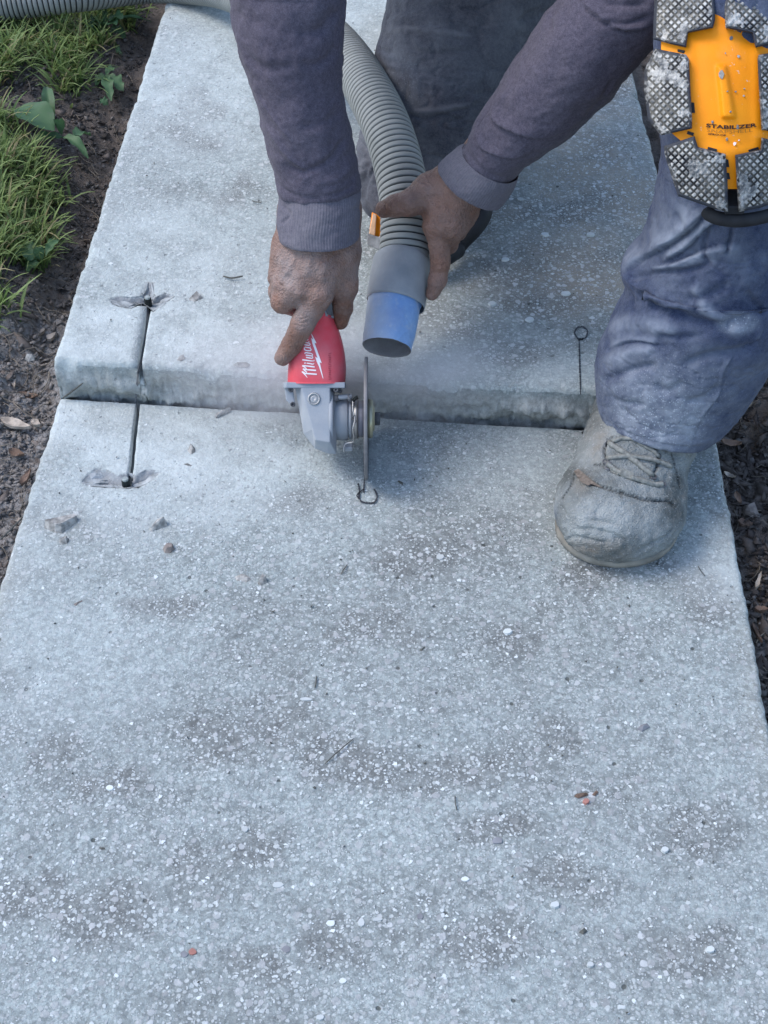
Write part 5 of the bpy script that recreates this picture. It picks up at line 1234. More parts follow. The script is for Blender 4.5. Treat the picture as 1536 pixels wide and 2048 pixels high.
def rib(V):
    N, _ = outward(V); m = V.shape[1]; th = np.arange(m) * (2 * np.pi / m)
    V = V + N * (.00022 * np.cos(th * 90))[None, :, None]
    c = V[-1].mean(0); extra = [V[-1] + (c - V[-1]) * k + (V[-1].mean(0) - V[-12].mean(0)) * q for k, q in ((.03, .05), (.07, .02), (.10, -.2), (.11, -1.0))]
    return np.concatenate([V, np.array(extra)])
cuL, cuR = rib(cuL), rib(cuR)
# torso under the sweatshirt, above the frame
s = SDF((-.34, 1.2, .45), (.62, 2.1, 1.25), .012)
s.cone(np.array((-.07, 1.47, .93)), .085, np.array((.33, 1.47, .93)), .085, .05); s.cone(np.array((.13, 1.54, .92)), .125, np.array((.13, 1.76, .64)), .125, .07); s.cone(np.array((.06, 1.54, .90)), .10, np.array((.08, 1.78, .62)), .105, .07); s.cone(np.array((.20, 1.54, .90)), .10, np.array((.18, 1.78, .62)), .105, .07)
s.cone(np.array((.13, 1.44, .97)), .06, np.array((.13, 1.39, 1.01)), .058, .03)
s.cone(C(450 + 120, -320, 1.42), .066, np.array((-.07, 1.47, .91)), .075, .04); s.cone(C(1420, -320, 1.38), .066, np.array((.33, 1.47, .91)), .075, .04)
tV, tQ = s.mesh(); tV = relax(tV, tQ, 2); tN = mesh_normals(tV, tQ); tV = tV + tN * (.006 * fbm(tV, 14, 3, 5))[:, None]
V, Q = join([(slL.reshape(-1, 3), gridf(330, 220, True)), (slR.reshape(-1, 3), gridf(330, 220, True)), (tV, tQ)])
sw = mk('sweatshirt', V, Q, MAT['sleeve'], pe, attrs={'dust': np.zeros(len(V))})
for c_ in (cuL, cuR): mk('cuff', c_.reshape(-1, 3), gridf(c_.shape[0], 360, True), MAT['cuff'], sw, attrs={'dust': np.zeros(c_.shape[0] * 360)})
s = SDF((.02, 1.13, 1.10), (.24, 1.42, 1.30), .006); s.ell((.13, 1.28, 1.15), (.078, .10, .095), .01); hv, hq = s.mesh(); kk = hv[:, 2] > 1.13; 
mk('knit_hat', relax(hv, hq, 1), hq, MAT['hair'], pe)

# trousers
zT = qz(2.625, 1080, 400)
V = ring_loft([(1350, -330, 1570, -330, 1.38, .10), (1325, -120, 1580, -120, 1.27, .085), (1312, 0, 1588, 0, 1.235, .066), (1310, 150, 1588, 150, 1.232, .060), (1319, 300, 1585, 300, 1.272, .062), (1309, 400, 1578, 400, 1.300, .066), (1296, 455, 1578, 450, 1.318, .070), (1280, 505, 1582, 505, 1.333, .074), (1246, 546, 1588, 560, 1.349, .077), (1250, 590, 1584, 610, 1.36, .077),
               (1216, 655, 1560, 670, 1.383, .078), (1193, 720, 1530, 735, 1.405, .076), (1190, 770, 1492, 800, 1.424, .073), (1193, 808, 1452, 848, 1.436, .070), (1198, 826, 1424, 872, 1.441, .068)], 420, 300)
N, _ = outward(V); fw = np.abs(fbm(V @ np.array([[1, 0, .4], [0, 1, 0], [-.7, 0, 2.2]]), 30, 3, 94, .6)); V = V + N * (.0024 * fbm(V * [1, 1, 1.3], 13, 4, 91) + .0006 * fbm(V, 75, 4, 92, .6) - .0011 * np.exp(-(fw / .10) ** 2))[..., None]
TL = [(zT([(880, 50), (780, 160), (650, 250), (540, 310), (450, 375), (415, 400)]), 'o', 7, 7.0), (zT([(420, 430), (480, 405), (600, 385), (800, 365), (900, 330)]), 'v', 7, 4.5),
    (zT([(490, 410), (560, 520), (680, 580), (820, 640), (980, 650), (1100, 620)]), 'v', 11, 6.0), (zT([(320, 960), (400, 920), (500, 888), (620, 860)]), 'v', 8, 4.0), (zT([(740, 870), (880, 820), (1060, 790), (1160, 740)]), 'v', 9, 4.5),
    (zT([(330, 700), (470, 640), (620, 660), (740, 720)]), 'r', 16, 4.0), (zT([(340, 860), (480, 800), (620, 780)]), 'r', 13, 3.0), (zT([(975, 290), (1000, 200), (1010, 120)]), 'v', 4, 4.0), (zT([(700, 60), (760, 150), (700, 210)]), 'v', 8, 2.5), (zT([(600, 960), (660, 1000), (760, 960)]), 'v', 8, 2.5),
    (zT([(580, 30), (560, 120), (530, 290)]), 'v', 5, 2.), (zT([(1000, 440), (880, 500), (760, 520)]), 'v', 10, 3.0), (zT([(1190, 640), (1155, 730), (1030, 815), (975, 895), (950, 1020), (880, 1110), (830, 1200), (790, 1330)]), 'v', 2.2, 2.2), (zT([(1180, 650), (1140, 735), (1015, 822), (962, 895), (936, 1020), (866, 1110), (815, 1200)]), 'r', 4, 1.6),
    (zT([(300, 1170), (420, 1235), (560, 1290), (660, 1325), (800, 1330)]), 'v', 2.0, 0.8), (zT([(800, 430), (900, 600), (1080, 700)]), 'r', 14, 4.)]
TL += [(zT([(1060, 60), (900, 130), (760, 260), (640, 330)]), 'o', 4.5, 4.5), (zT([(560, 350), (700, 330), (900, 250), (1060, 230)]), 'o', 6, 4.), (zT([(880, 130), (860, 260), (900, 360)]), 'v', 5, 3.), (zT([(360, 780), (500, 740), (640, 760)]), 'o', 5, -3.), (zT([(620, 700), (760, 720), (900, 700)]), 'v', 6, 3.), (zT([(1080, 480), (1150, 560), (1190, 600)]), 'v', 6, 3.5), (zT([(340, 1020), (420, 1060), (560, 1080)]), 'v', 6, 2.4), (zT([(760, 1060), (860, 1040), (960, 960)]), 'v', 6, 3.)]
V, rdg = creases(V, N, [(p, k_, w_, a_ * (1.2 if w_ > 2.5 else 1)) for p, k_, w_, a_ in TL], ret=True)
c = V[-1].mean(0); hem = np.array([V[-1] + (c - V[-1]) * k + (V[-1].mean(0) - V[-8].mean(0)) * q for k, q in ((.015, .1), (.04, 0), (.05, -1.), (.05, -6.))])
V = np.concatenate([V, hem]); rdg = np.concatenate([rdg, np.zeros((4, 300))])
rdg = np.clip(rdg + np.clip(fbm(V * [1, 1, 1.3], 26, 4, 93), 0, 1) * .28, 0, 1); px, py, _ = PX(V)
dz = .9 * np.clip(1.2 - np.hypot((px - 1315) / 95, (py - 850) / 60), 0, 1) + .35 * np.clip(1.2 - np.hypot((px - 1330) / 140, (py - 780) / 90), 0, 1) + .9 * np.clip(1.15 - np.hypot((px - 1478) / 45, (py - 645) / 24), 0, 1) + .15 * np.clip((py - 620) / 160, 0, 1)
n1 = V.shape[0]; tr = empty('trousers', (.2, 1.4, .1), parent=None); tr.parent = pe; tr.location = (.08, -.1, .05)
mk('trouser_leg', V.reshape(-1, 3), gridf(n1, 300, True), MAT['trouser'], tr, attrs={'dust': np.clip(dz, 0, 1).ravel(), 'ridge_light': rdg.ravel()}, label='raised trouser leg over the boot')
V2 = ring_loft([(790, -420, 1150, -420, 1.72, .11), (785, -160, 1135, -160, 1.69, .10), (777, 0, 1118, 0, 1.672, .092), (762, 55, 1100, 60, 1.672, .090), (748, 109, 1080, 120, 1.675, .088), (738, 180, 1050, 190, 1.682, .086), (722, 250, 1015, 250, 1.690, .084), (710, 310, 990, 315, 1.695, .080), (706, 360, 975, 370, 1.698, .075), (718, 405, 962, 412, 1.698, .066), (745, 440, 945, 445, 1.700, .050), (800, 462, 905, 462, 1.702, .02)], 260, 240)
N, _ = outward(V2); fw = np.abs(fbm(V2 @ np.array([[1, 0, .3], [0, 1, 0], [-.3, 0, 2.4]]), 20, 3, 97, .6)); V2 = V2 + N * (.0030 * fbm(V2, 11, 4, 95) + .001 * fbm(V2, 50, 3, 96) - .0022 * np.exp(-(fw / .09) ** 2))[..., None]
z1_ = qz(2.743, 440, 0)
V2, rd2 = creases(V2, N, [(z1_([(910, 180), (1040, 160), (1180, 170), (1400, 200)]), 'r', 6, 2.5), (z1_([(1030, 150), (1060, 270), (1200, 290), (1420, 270)]), 'v', 6, 3), (z1_([(1000, 600), (1150, 610), (1380, 570)]), 'r', 6, 2.5), (z1_([(950, 60), (1200, 40), (1450, 70)]), 'v', 9, 2.5),
    (z1_([(1170, 400), (1160, 500), (1180, 580)]), 'r', 4, 1.5), (z1_([(760, 760), (800, 880), (770, 1040)]), 'v', 5, 5.0), (z1_([(850, 900), (800, 1000), (780, 1120)]), 'v', 5, 5.0), (z1_([(720, 830), (820, 900), (880, 980)]), 'v', 5, 4.0), (z1_([(740, 700), (770, 780), (830, 860)]), 'v', 4, 4)], ret=True)
d2 = np.zeros(V2.shape[:2]); px, py, _ = PX(V2); d2 = .5 * np.clip(1.2 - np.hypot((px - 800) / 60, (py - 200) / 100), 0, 1)
s = SDF((-.12, 1.0, .03), (.5, 2.1, .85), .012); A = np.array
s.cone(A((.07, 1.72, .53)), .13, A((.20, 1.70, .53)), .13, .06); s.cone(A((.20, 1.70, .52)), .115, A((.285, 1.27, .47)), .066, .04); s.cone(A((.07, 1.72, .50)), .115, C(955, -200, 1.70), .092, .04)
s.cone(A((.055, 1.53, .115)), .060, A((.065, 1.85, .115)), .055, .03)
wV, wQ = s.mesh(); wV = relax(wV, wQ, 2)
V, Q = join([(V2.reshape(-1, 3), gridf(260, 240, True)), (wV, wQ)]); mk('trouser_leg', V, Q, MAT['trouser2'], tr, attrs={'dust': np.r_[d2.ravel(), np.zeros(len(wV))], 'ridge_light': np.r_[rd2.ravel(), np.zeros(len(wV))]}, label='kneeling trouser leg and seat behind the hose')

# boot
def boot():
    s = SDF((.13, .93, -.004), (.36, 1.33, .24), .0017); A = np.array
    s.ell((.214, 1.010, .036), (.049, .057, .040), .012); s.ell((.250, 1.028, .034), (.046, .058, .037), .020); s.ell((.231, 1.000, .032), (.054, .048, .032), .016)
    s.ell((.244, 1.070, .046), (.046, .060, .040), .020)
    s.cone(A((.240, 1.055, .050)), .038, C(1318, 845, 1.440), .040, .03); s.cone(A((.230, 1.05, .040)), .034, A((.250, 1.12, .045)), .034, .02); s.cone(A((.246, 1.07, .040)), .038, A((.264, 1.13, .05)), .040, .02)
    s.cone(C(1322, 830, 1.445), .040, C(1345, 750, 1.425), .042, .03); s.ell((.262, 1.150, .038), (.036, .045, .038), .03)
    # sit flat on the slab
    zf = s.z[None, None, :]; s.F = np.maximum(s.F, (.0015 - zf) + 0 * s.F)
    V, Q = s.mesh(); V = relax(V, Q, 4); N = mesh_normals(V, Q)
    if np.sum(N * (V - V.mean(0))) < 0: Q = Q[:, ::-1]; N = -N
    zB = qz(5.12, 1100, 840)
    BL = [(zB([(250, 545), (330, 600), (430, 640), (560, 690), (720, 735), (900, 790), (1060, 825), (1200, 830), (1290, 890)]), 'v', 1.7, 4.0), (zB([(450, 455), (560, 470), (720, 550), (880, 610), (1040, 650), (1160, 680)]), 'v', 2.6, 2.6),
        (zB([(640, 170), (560, 290), (580, 420)]), 'v', 2.2, 3.2), (zB([(1110, 340), (1100, 480), (1020, 600)]), 'v', 2.4, 3.2), (zB([(60, 950), (70, 1100), (120, 1230), (260, 1190), (420, 1230), (620, 1260)]), 'v', 2.2, 1.7), (zB([(850, 1380), (1000, 1290), (1200, 1180), (1290, 1060)]), 'v', 2.5, 1.6),
        (zB([(350, 1010), (480, 1030), (620, 1050), (740, 1090)]), 'v', 3, 1.8), (zB([(250, 1110), (450, 1120), (620, 1180), (770, 1260)]), 'v', 3, 1.6), (zB([(520, 1130), (640, 1160), (800, 1250)]), 'v', 2, 1.6), (zB([(90, 870), (160, 960), (200, 1060)]), 'v', 3, 1.2),
        (zB([(1240, 660), (1300, 700), (1370, 780)]), 'v', 1.6, 1.5), (zB([(900, 420), (1040, 440), (1240, 500)]), 'v', 1.3, 1.2), (zB([(720, 745), (735, 800)]), 'v', 1.6, 1.6), (zB([(130, 800), (230, 640), (250, 545)]), 'v', 2.2, 2.0), (zB([(1240, 340), (1290, 520), (1330, 700)]), 'v', 2.2, 2.), (zB([(640, 170), (560, 290), (580, 420), (700, 500), (900, 560), (1020, 600), (1100, 480), (1110, 340)]), 'r', 5.5, -0.1)]
    V = creases(V, N, [(p, k_, w_, a_ * 1.35) for p, k_, w_, a_ in BL])
    V = V + N * (.0012 * fbm(V, 45, 4, 66, .6) + .0008 * fbm(V, 230, 3, 67))[:, None]
    px, py, _ = PX(V)
    sc = np.clip(1.2 - np.hypot((px - 1180) / 90, (py - 1105) / 28), 0, 1) + np.clip(1.1 - np.hypot((px - 1165) / 26, (py - 965) / 30), 0, 1) + .7 * np.clip(1.2 - np.hypot((px - 1195) / 30, (py - 880) / 60), 0, 1)
    seam_shade = np.zeros(len(V))  # shade painted along creases and panel gaps, then stitch dashes
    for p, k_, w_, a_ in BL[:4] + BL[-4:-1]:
        D_, _, _ = poly_dist(px, py, smooth_poly(p, 24)); seam_shade = np.maximum(seam_shade, np.clip(1.6 - D_ / 1.3, 0, 1))
    st_ = []
    for dx in (4.5, -4.5):
        D_, _, t_ = poly_dist(px, py + dx, smooth_poly(BL[0][0], 24)); seam_shade = np.maximum(seam_shade, .55 * (D_ < 1.0) * ((t_ * 34) % 1 < .6))
    return V, Q, np.clip(sc, 0, 1), np.clip(seam_shade, 0, 1)
V, Q, sc, seam_shade = boot(); b0 = empty('boot', (.235, 1.1, 0.0)); b0.parent = pe; b0.location = Vector((.235, 1.1, 0)) - pe.location
mk('boot_upper', V, Q, MAT['boot'], b0, attrs={'scuff': sc, 'seam_shade': seam_shade})
bs = Surf(V, Q)
# welt and sole under the upper
th = np.linspace(0, 2*np.pi, 90, endpoint=False); from_c = np.array((.238, 1.10))
m_ = V[:, 2] < .035; P2 = V[m_][:, :2] - from_c; an = np.arctan2(P2[:, 1], P2[:, 0]); rr_ = np.hypot(*P2.T)
rad_ = np.array([rr_[np.abs((an - t + np.pi) % (2*np.pi) - np.pi) < .06].max() for t in (th + np.pi) % (2*np.pi) - np.pi]); rad_ = np.convolve(np.r_[rad_[-3:], rad_, rad_[:3]], np.ones(7) / 7, 'valid')
lay = [(.0, -.014), (.002, -.011), (.007, -.0105), (.010, -.013), (.012, -.026)]
SV = np.array([np.c_[from_c[0] + np.cos(th) * (rad_ + o_), from_c[1] + np.sin(th) * (rad_ + o_), np.full(90, z_)] for z_, o_ in lay])
mk('sole', SV.reshape(-1, 3), [list(map(int, q)) for q in gridf(5, 90, True)] + [list(range(90))[::-1]], MAT['brownsole'] if 'brownsole' in MAT else simple('dusty_sole', (.20, .185, .155), .95, .2, .3, 50, .0012, 200, .4, (.30, .30, .28, 1)), b0)
zB = qz(5.12, 1100, 840)
def lace(pts, r=.0021, lift=.0012):
    pts = smooth_poly(zB(pts), 22); P = [bs.at(x, y, lift) for x, y in pts]; P = np.array([q[0] for q in P if q is not None])
    if len(P) < 4: return
    d = PX(P)[2]; k = np.convolve(np.r_[d[0], d, d[-1]], np.ones(3) / 3, 'valid'); V_, F_ = tube(P, r, 8); mk('lace', V_, F_, MAT['lace'], b0)
lace([(600, 235), (700, 300), (830, 390), (940, 480), (1050, 570)], .0026); lace([(580, 400), (700, 380), (850, 380), (1000, 400), (1110, 425), (1240, 480)], .0022); lace([(650, 225), (740, 195), (840, 200), (940, 250), (1060, 320), (1110, 370)], .0020)
lace([(590, 450), (680, 510), (740, 545)], .0024); lace([(830, 580), (960, 620), (1060, 650), (1150, 660)], .0026); lace([(590, 505), (650, 540), (700, 565)], .0014)
q = [bs.at(x, y, .0032) for x, y in zB([(735, 510), (850, 560), (825, 610), (720, 575)])]; q2 = [bs.at(x, y, -.001) for x, y in zB([(735, 510), (850, 560), (825, 610), (720, 575)])]
if all(a is not None for a in q + q2): mk('lace_keeper', np.array([a[0] for a in q] + [a[0] for a in q2]), [[0, 1, 2, 3], [0, 4, 5, 1], [1, 5, 6, 2], [2, 6, 7, 3], [3, 7, 4, 0]], MAT['lace'], b0, smooth=False)
for ex, ey in ((590, 250), (572, 425), (600, 455), (1105, 372), (1112, 425), (1060, 585), (1160, 660), (590, 505)):
    e_ = bs.at(*zB([(ex, ey)])[0], .0)
    if e_ is None: continue
    V_, F_ = revolve([(-.001, .0034), (.0010, .0034), (.0014, .0028), (.0010, .0018), (-.001, .0016)], e_[0], e_[1], 14); mk('eyelet', V_, F_, MAT['greydark'], b0)
# torn flap of leather
tl = zB([(250, 545), (300, 525), (360, 565), (450, 620), (550, 685), (430, 672), (395, 690), (335, 655), (300, 610)])
fp = [bs.at(x, y, .0028) for x, y in tl]
fp = [a for a in fp if a is not None]
if len(fp) > 5:
    fpv = np.array([a[0] for a in fp]); cc = fpv.mean(0) - FW * .002; m = len(fpv)
    mk('torn_flap', np.concatenate([fpv, [cc]]), [[i, (i+1) % m, m] for i in range(m)], simple('torn_leather', (.15, .125, .105), .9, .2, .35, 200, .001, 400), b0)

# knee pads
def kdepth(x, y): return 1.158 + .034 * ((x - 1447) / 150) ** 2 + .030 * ((y - 185) / 240) ** 2
kp = empty('knee_pad', (.28, 1.07, .3)); kp.parent = pe; kp.location = Vector((.28, 1.07, .3)) - pe.location; tag(kp, label='worn orange knee pad with black tread blocks on the raised knee')
sy_ = np.linspace(-70, 378, 240); lb = np.interp(sy_, [-70, 60, 110, 262, 290, 335, 378], [1335, 1322, 1322, 1338, 1372, 1410, 1440]); rb = np.interp(sy_, [-70, 60, 110, 262, 290, 335, 378], [1562, 1576, 1576, 1570, 1545, 1510, 1486])
XX = lb[:, None] + (rb - lb)[:, None] * np.linspace(0, 1, 150)[None]; YY = np.repeat(sy_[:, None], 150, 1)
ht = np.zeros_like(XX)
# raised rib down the middle, dished centre
cx_ = np.interp(YY, [130, 240], [1443, 1458]); hw = np.interp(YY, [130, 240], [9, 13])
ribm = 1 / (1 + np.exp((np.abs(XX - cx_) - hw) / 2.0)) * 1 / (1 + np.exp((131 - YY) / 1.5)) * 1 / (1 + np.exp((YY - 236) / 1.5))
ht += .0045 * ribm - .003 / (1 + np.exp((np.abs(XX - 1447) - 60) / 5)) / (1 + np.exp((np.abs(YY - 180) - 115) / 6))
ht += -.004 / (1 + np.exp((YY - 300) / -6)) * 1 / (1 + np.exp((np.abs(XX - 1463) - 6) / 2.5)) * 0
V = C(XX, YY, kdepth(XX, YY) - ht)
rimv = C(XX, YY, kdepth(XX, YY) + .012)
shellV = V.reshape(-1, 3); gq = gridf(240, 150)
edge = [0 * 150 + j for j in range(150)] + [i * 150 + 149 for i in range(1, 240)] + [239 * 150 + j for j in range(148, -1, -1)] + [i * 150 for i in range(238, 0, -1)]
bv_ = rimv.reshape(-1, 3)[edge]; m = len(edge); off = len(shellV)
mk('shell', np.concatenate([shellV, bv_]), np.concatenate([gq, np.array([[edge[i], edge[(i+1) % m], off + (i+1) % m, off + i] for i in range(m)])]), MAT['shell'], kp)
ksurf = Surf(shellV, gq)
def padgrid(Ls, Rs, rnd=False):
    """Ls, Rs: left and right boundary polylines top to bottom"""
    n, mm = 150, 120
    def rs(P): P = np.array(P, float); L = np.r_[0, np.cumsum(np.linalg.norm(np.diff(P, axis=0), axis=1))]; t = np.linspace(0, L[-1], n); return np.c_[np.interp(t, L, P[:, 0]), np.interp(t, L, P[:, 1])]
    a, b = rs(Ls), rs(Rs); s = np.linspace(0, 1, mm)
    return a[:, None] * (1 - s)[None, :, None] + b[:, None] * s[None, :, None]
def tread(Ls, Rs, rim_side=.10, seed=0, curl=.006, cw=0.0):
    g = padgrid(Ls, Rs); X, Y = g[..., 0], g[..., 1]; n, mm = X.shape
    bd = np.concatenate([g[0], g[:, -1], g[::-1][0:1].reshape(-1, 2) if False else g[-1][::-1], g[::-1, 0]])
    D = poly_dist(X, Y, bd)[0]
    pit = 12.5; u = (X + Y) / 1.414 / pit * 1.414 / 1.2; v = (X - Y) / 1.414 / pit * 1.414 / 1.2
    q = np.minimum(np.abs((u % 1) - .5), np.abs((v % 1) - .5)) * 2      # 1 on stud centre? distance to channels
    fu_, fv_ = np.abs((u % 1) - .5) * 2, np.abs((v % 1) - .5) * 2
    stud = np.clip((.70 - np.maximum(fu_, fv_)) / .16, 0, 1)
    mudfill = np.clip(fbm(v3(X, Y), 1 / 38., 4, seed, .55) * 1.9 - .10, 0, 1)
    rim = np.clip((7 - D) / 2, 0, 1)
    top = rim[...] ; hgt = .0085 + .0012 * stud * (1 - rim) * (1 - .55 * mudfill) + .0006 * mudfill + .0007 * fbm(v3(X, Y), 1 / 6., 3, seed + 3) * mudfill
    hgt = hgt - .0045 * np.clip((4 - D) / 4, 0, 1) ** 2
    dd = kdepth(X, Y) + curl * np.clip((1325 - X) / 30, 0, 1.5) ** 2 - hgt + cw * 0
    V = C(X, Y, dd); base = C(X, Y, kdepth(X, Y) + .004 + curl * np.clip((1325 - X) / 30, 0, 1.5) ** 2)
    e = [j for j in range(mm)] + [i * mm + mm - 1 for i in range(1, n)] + [(n-1) * mm + j for j in range(mm - 2, -1, -1)] + [i * mm for i in range(n - 2, 0, -1)]
    bb = base.reshape(-1, 3)[e]; m = len(e); off = n * mm
    Q = np.concatenate([gridf(n, mm), np.array([[e[i], e[(i+1) % m], off + (i+1) % m, off + i] for i in range(m)])])
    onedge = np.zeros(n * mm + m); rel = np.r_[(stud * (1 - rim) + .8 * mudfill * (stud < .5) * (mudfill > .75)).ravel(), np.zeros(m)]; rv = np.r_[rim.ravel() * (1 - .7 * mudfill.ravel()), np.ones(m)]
    mk('rubber_pad', np.concatenate([V.reshape(-1, 3), bb]), Q, MAT['pad'], kp, attrs={'relief': np.clip(rel, 0, 1), 'rim': rv})
mx = lambda pts, a=1449, b=.0: [(2 * (a + b * y) - x, y) for x, y in pts]
p1L, p1R = [(1314, -62), (1308, 0), (1306, 79)], [(1424, -64), (1430, 14), (1430, 40), (1426, 56), (1376, 67), (1372, 95)]
tread([(1314, -62), (1309, 0), (1307, 40), (1306, 79), (1330, 85), (1340, 88)], [(1424, -64), (1430, 14), (1430, 40), (1426, 56), (1376, 66), (1372, 95)], seed=101)
tread([(1310, 97), (1289, 137), (1288, 181), (1296, 239), (1322, 271)], [(1372, 109), (1378, 118), (1381, 180), (1384, 230), (1384, 257)], seed=102)
tread([(1328, 292), (1329, 308), (1342, 350), (1356, 392), (1412, 412), (1430, 418)], [(1389, 272), (1396, 294), (1451, 308), (1455, 360), (1456, 390), (1456, 424)], seed=103)
tread([(1523, 275), (1521, 299), (1470, 310), (1473, 360), (1475, 390), (1477, 424)], [(1588, 292), (1592, 310), (1582, 350), (1570, 385), (1540, 408), (1520, 416)], seed=104)
tread([(1517, 110), (1515, 118), (1518, 180), (1521, 230), (1523, 260)], [(1590, 97), (1608, 137), (1609, 181), (1602, 239), (1586, 268)], seed=105)
tread([(1455, -64), (1449, 14), (1450, 40), (1451, 56), (1504, 67), (1511, 95)], [(1566, -62), (1578, 0), (1584, 40), (1588, 79), (1560, 86), (1545, 89)], seed=106)
for poly in ([(1427, 8), (1434, 8), (1433, 24), (1427, 24)], [(1382, 205), (1388, 206), (1390, 226), (1384, 226)], [(1356, 99), (1370, 102), (1368, 107), (1356, 104)], [(1416, 294), (1434, 299), (1433, 303), (1415, 300)], [(1496, 300), (1515, 294), (1517, 298), (1498, 304)], [(1450, 318), (1456, 319), (1458, 334), (1452, 334)], [(1376, 262), (1388, 266), (1386, 272), (1374, 268)], [(1452, 345), (1458, 346), (1460, 358), (1454, 358)]):
    P3 = [ksurf.at(x, y, .0009) for x, y in poly]; P3 = np.array([a[0] for a in P3]); P4 = np.array([ksurf.at(x, y, -.001)[0] for x, y in poly])
    mk('vent_slot', np.concatenate([P3, P4]), [[0, 1, 2, 3]] + [[i, 4 + i, 4 + (i+1) % 4, (i+1) % 4] for i in range(4)], MAT['black'], kp, smooth=False)
# black rim and strap below the shell
rim = C(np.array([1414, 1422, 1440, 1470, 1500, 1540, 1580]), np.array([422, 431, 437, 441, 439, 430, 412]), np.array([1.205, 1.202, 1.196, 1.194, 1.196, 1.202, 1.212])); V, Fq = tube(catmull(rim, 40), .0058, 10); mk('lower_rim', V, Fq, MAT['black'], kp)
V, Fq = box(C(1464, 402, 1.196), (.016, .030, .008), None); mk('lower_clip', V, Fq, MAT['black'], kp, smooth=False)
# print
def text_decal(txt, surf, a, b, hpx, mat, name, parent, sag=0.0, bold=.0, off=.0006):
    cu = bpy.data.curves.new('t', 'FONT'); cu.body = txt; cu.size = 1; cu.offset = bold; cu.resolution_u = 3
    to = bpy.data.objects.new('t', cu); COL.objects.link(to); dg = bpy.context.evaluated_depsgraph_get(); me = bpy.data.meshes.new_from_object(to.evaluated_get(dg)); bpy.data.objects.remove(to)
    P_ = np.array([v.co[:] for v in me.vertices]); Fc = [list(p.vertices) for p in me.polygons]
    lo, hi = P_.min(0), P_.max(0); u = (P_[:, 0] - lo[0]) / (hi[0] - lo[0]); v = (P_[:, 1] - lo[1]) / (hi[1] - lo[1])
    X = a[0] + (b[0] - a[0]) * u; Y = a[1] + (b[1] - a[1]) * u + sag * np.sin(np.pi * u) - v * hpx
    W_ = [surf.at(x, y, off) for x, y in zip(X, Y)]
    if any(q is None for q in W_): return
    mk(name, np.array([q[0] for q in W_]), Fc, mat, parent, smooth=False); bpy.data.meshes.remove(me)
text_decal('STABILIZER', ksurf, (1412.5, 254.5), (1513, 253.5), 7.8, MAT['orange_text'], 'lettering', kp, sag=4.5, bold=.035)
text_decal('SNAPSHELL', ksurf, (1414, 263.5), (1505, 263), 7.0, MAT['brown_text'], 'lettering', kp, sag=4, bold=-.012)
text_decal('2PRO-OP', ksurf, (1416, 269.5), (1452, 273), 3.6, MAT['orange_text'], 'lettering', kp, bold=.03)
# stone dust crumbs stuck to the shell
for px, py, a, b, c_ in ((1462, 76, 6, 7, 'stone_dark'), (1476, 113, 5, 6, 'fragment'), (1450, 108, 3, 3, 'fragment'), (1475, 254, 5, 8, 'fragment'), (1425, 244, 4, 5, 'stone_dark'), (1453, 279, 4, 6, 'fragment'), (1469, 288, 5, 6, 'white'), (1477, 281, 3, 2.5, 'white'), (1470, 184, 4, 3, 'fragment'), (1487, 192, 3, 3, 'fragment'), (1488, 178, 3, 2, 'fragment'),
        (1454, 183, 3, 2, 'fragment'), (1443, 150, 8, 14, 'brownfrag'), (1460, 224, 3, 3, 'stone_dark')):
    if c_ == 'brownfrag': c_, = ('fragment',)
    P3 = []
    for k in range(9):
        an = k * .7; q = ksurf.at(px + a * math.cos(an) * random.uniform(.4, .8), py + b * math.sin(an) * random.uniform(.4, .8), random.uniform(-.0002, .0016)); P3.append(q[0])
    V, Fq = hull(np.array(P3)); mk('mortar_crumb', V, Fq, MAT[c_], kp, smooth=False)

# knee pad on the kneeling knee, resting on the raised slab
k2 = empty('knee_pad', (.04, 1.44, ZU)); k2.parent = pe; k2.location = Vector((.04, 1.44, ZU)) - pe.location; tag(k2, label='second knee pad under the kneeling knee behind the hose')
def arc_pad(name, pts, r, mat, sq=(1, 1, .8)):
    P_ = C(*np.array(pts, float).T); V, Fq = tube(catmull(P_, 30), r, 10); return mk(name, V, Fq, mat, k2)
stack_ = lambda name, pts, d, th, mat: stack([(pts, d), (pts, d + th)], mat, name, k2)
stack_('shell', [(744, 424), (752, 428), (772, 430), (772, 474), (758, 474), (738, 470)], 1.640, .03, MAT['shell'])
stack_('shell_rib', [(746, 426), (753, 430), (750, 472), (738, 468)], 1.634, .02, simple('scuffed_orange', (.66, .36, .17), .7, .3, .15, 120, 0, 400, .4))
stack_('rubber_pad', [(735, 466), (757, 474), (762, 470), (775, 476), (790, 500), (780, 512), (734, 488)], 1.632, .03, simple('dusty_rubber', (.20, .205, .205), .9, .2, .4, 90, .001, 300, .4))
arc_pad('rubber_pad', [(905, 505, 1.66), (925, 480, 1.655), (945, 460, 1.65), (960, 440, 1.65), (968, 418, 1.66), (966, 395, 1.68)], .0105, MAT['black'])
arc_pad('rim', [(780, 505, 1.64), (830, 520, 1.63), (880, 515, 1.64), (915, 495, 1.655)], .012, MAT['black'])
stack_('shell', [(926, 428), (950, 412), (958, 420), (952, 440), (938, 456), (928, 448)], 1.640, .02, MAT['shell'])
# sole of the rear boot, behind the thigh
V, Fq = box(np.array((.065, 1.95, .12)), (.10, .26, .11), None, .35); mk('rear_boot', V, Fq, MAT['boot'], pe, attrs={'scuff': np.zeros(len(V))})

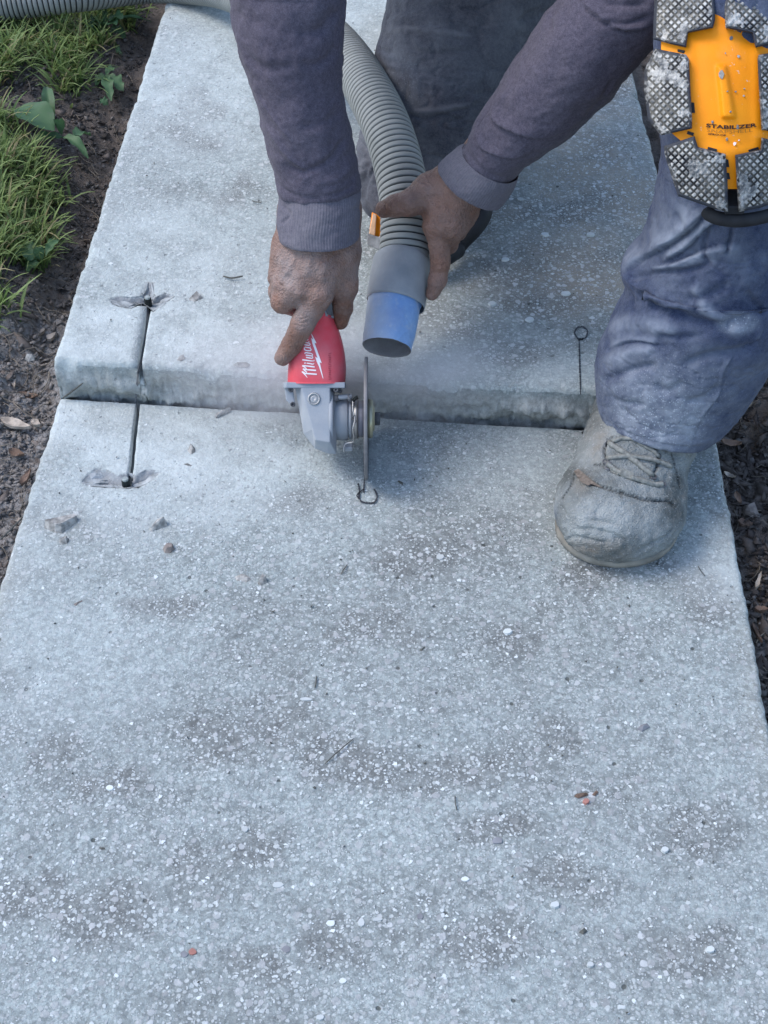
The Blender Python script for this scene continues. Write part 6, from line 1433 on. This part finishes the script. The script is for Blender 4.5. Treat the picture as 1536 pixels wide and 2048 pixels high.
# ------------------------------------------------------------------ fine dust thrown up by the blade
def dustcloud():
    m = bpy.data.materials.new('stone_dust'); m.use_nodes = True; t = m.node_tree; t.nodes.clear()
    out_ = t.nodes.new('ShaderNodeOutputMaterial'); pv = t.nodes.new('ShaderNodeVolumePrincipled'); pv.inputs['Color'].default_value = (.92, .90, .93, 1); pv.inputs['Anisotropy'].default_value = .1
    tc = t.nodes.new('ShaderNodeTexCoord'); ln = t.nodes.new('ShaderNodeVectorMath'); ln.operation = 'LENGTH'; t.links.new(tc.outputs['Object'], ln.inputs[0])
    ns = t.nodes.new('ShaderNodeTexNoise'); ns.inputs['Scale'].default_value = 2.6; ns.inputs['Detail'].default_value = 3; t.links.new(tc.outputs['Object'], ns.inputs['Vector'])
    mr = t.nodes.new('ShaderNodeMapRange'); t.links.new(ln.outputs['Value'], mr.inputs[0]); [setattr(mr.inputs[i], 'default_value', v) for i, v in ((1, 0.), (2, .95), (3, 1.), (4, 0.))]
    m2 = t.nodes.new('ShaderNodeMapRange'); t.links.new(ns.outputs['Fac'], m2.inputs[0]); [setattr(m2.inputs[i], 'default_value', v) for i, v in ((1, .38), (2, .66), (3, .15), (4, 1.))]
    ml = t.nodes.new('ShaderNodeMath'); ml.operation = 'MULTIPLY'; t.links.new(mr.outputs[0], ml.inputs[0]); t.links.new(m2.outputs[0], ml.inputs[1])
    m3 = t.nodes.new('ShaderNodeMath'); m3.operation = 'MULTIPLY'; t.links.new(ml.outputs[0], m3.inputs[0]); m3.inputs[1].default_value = 27.0; t.links.new(m3.outputs[0], pv.inputs['Density'])
    t.links.new(pv.outputs[0], out_.inputs['Volume'])
    import bmesh
    bm = bmesh.new(); bmesh.ops.create_icosphere(bm, subdivisions=3, radius=1.0); me = bpy.data.meshes.new('dust_cloud'); bm.to_mesh(me); bm.free()
    o = bpy.data.objects.new('dust_cloud', me); COL.objects.link(o); me.materials.append(m); o.location = (-.055, 1.185, .065); o.scale = (.21, .085, .075)
    tag(o, 'faint pale dust hanging over the step around the blade', kind='stuff')
dustcloud()
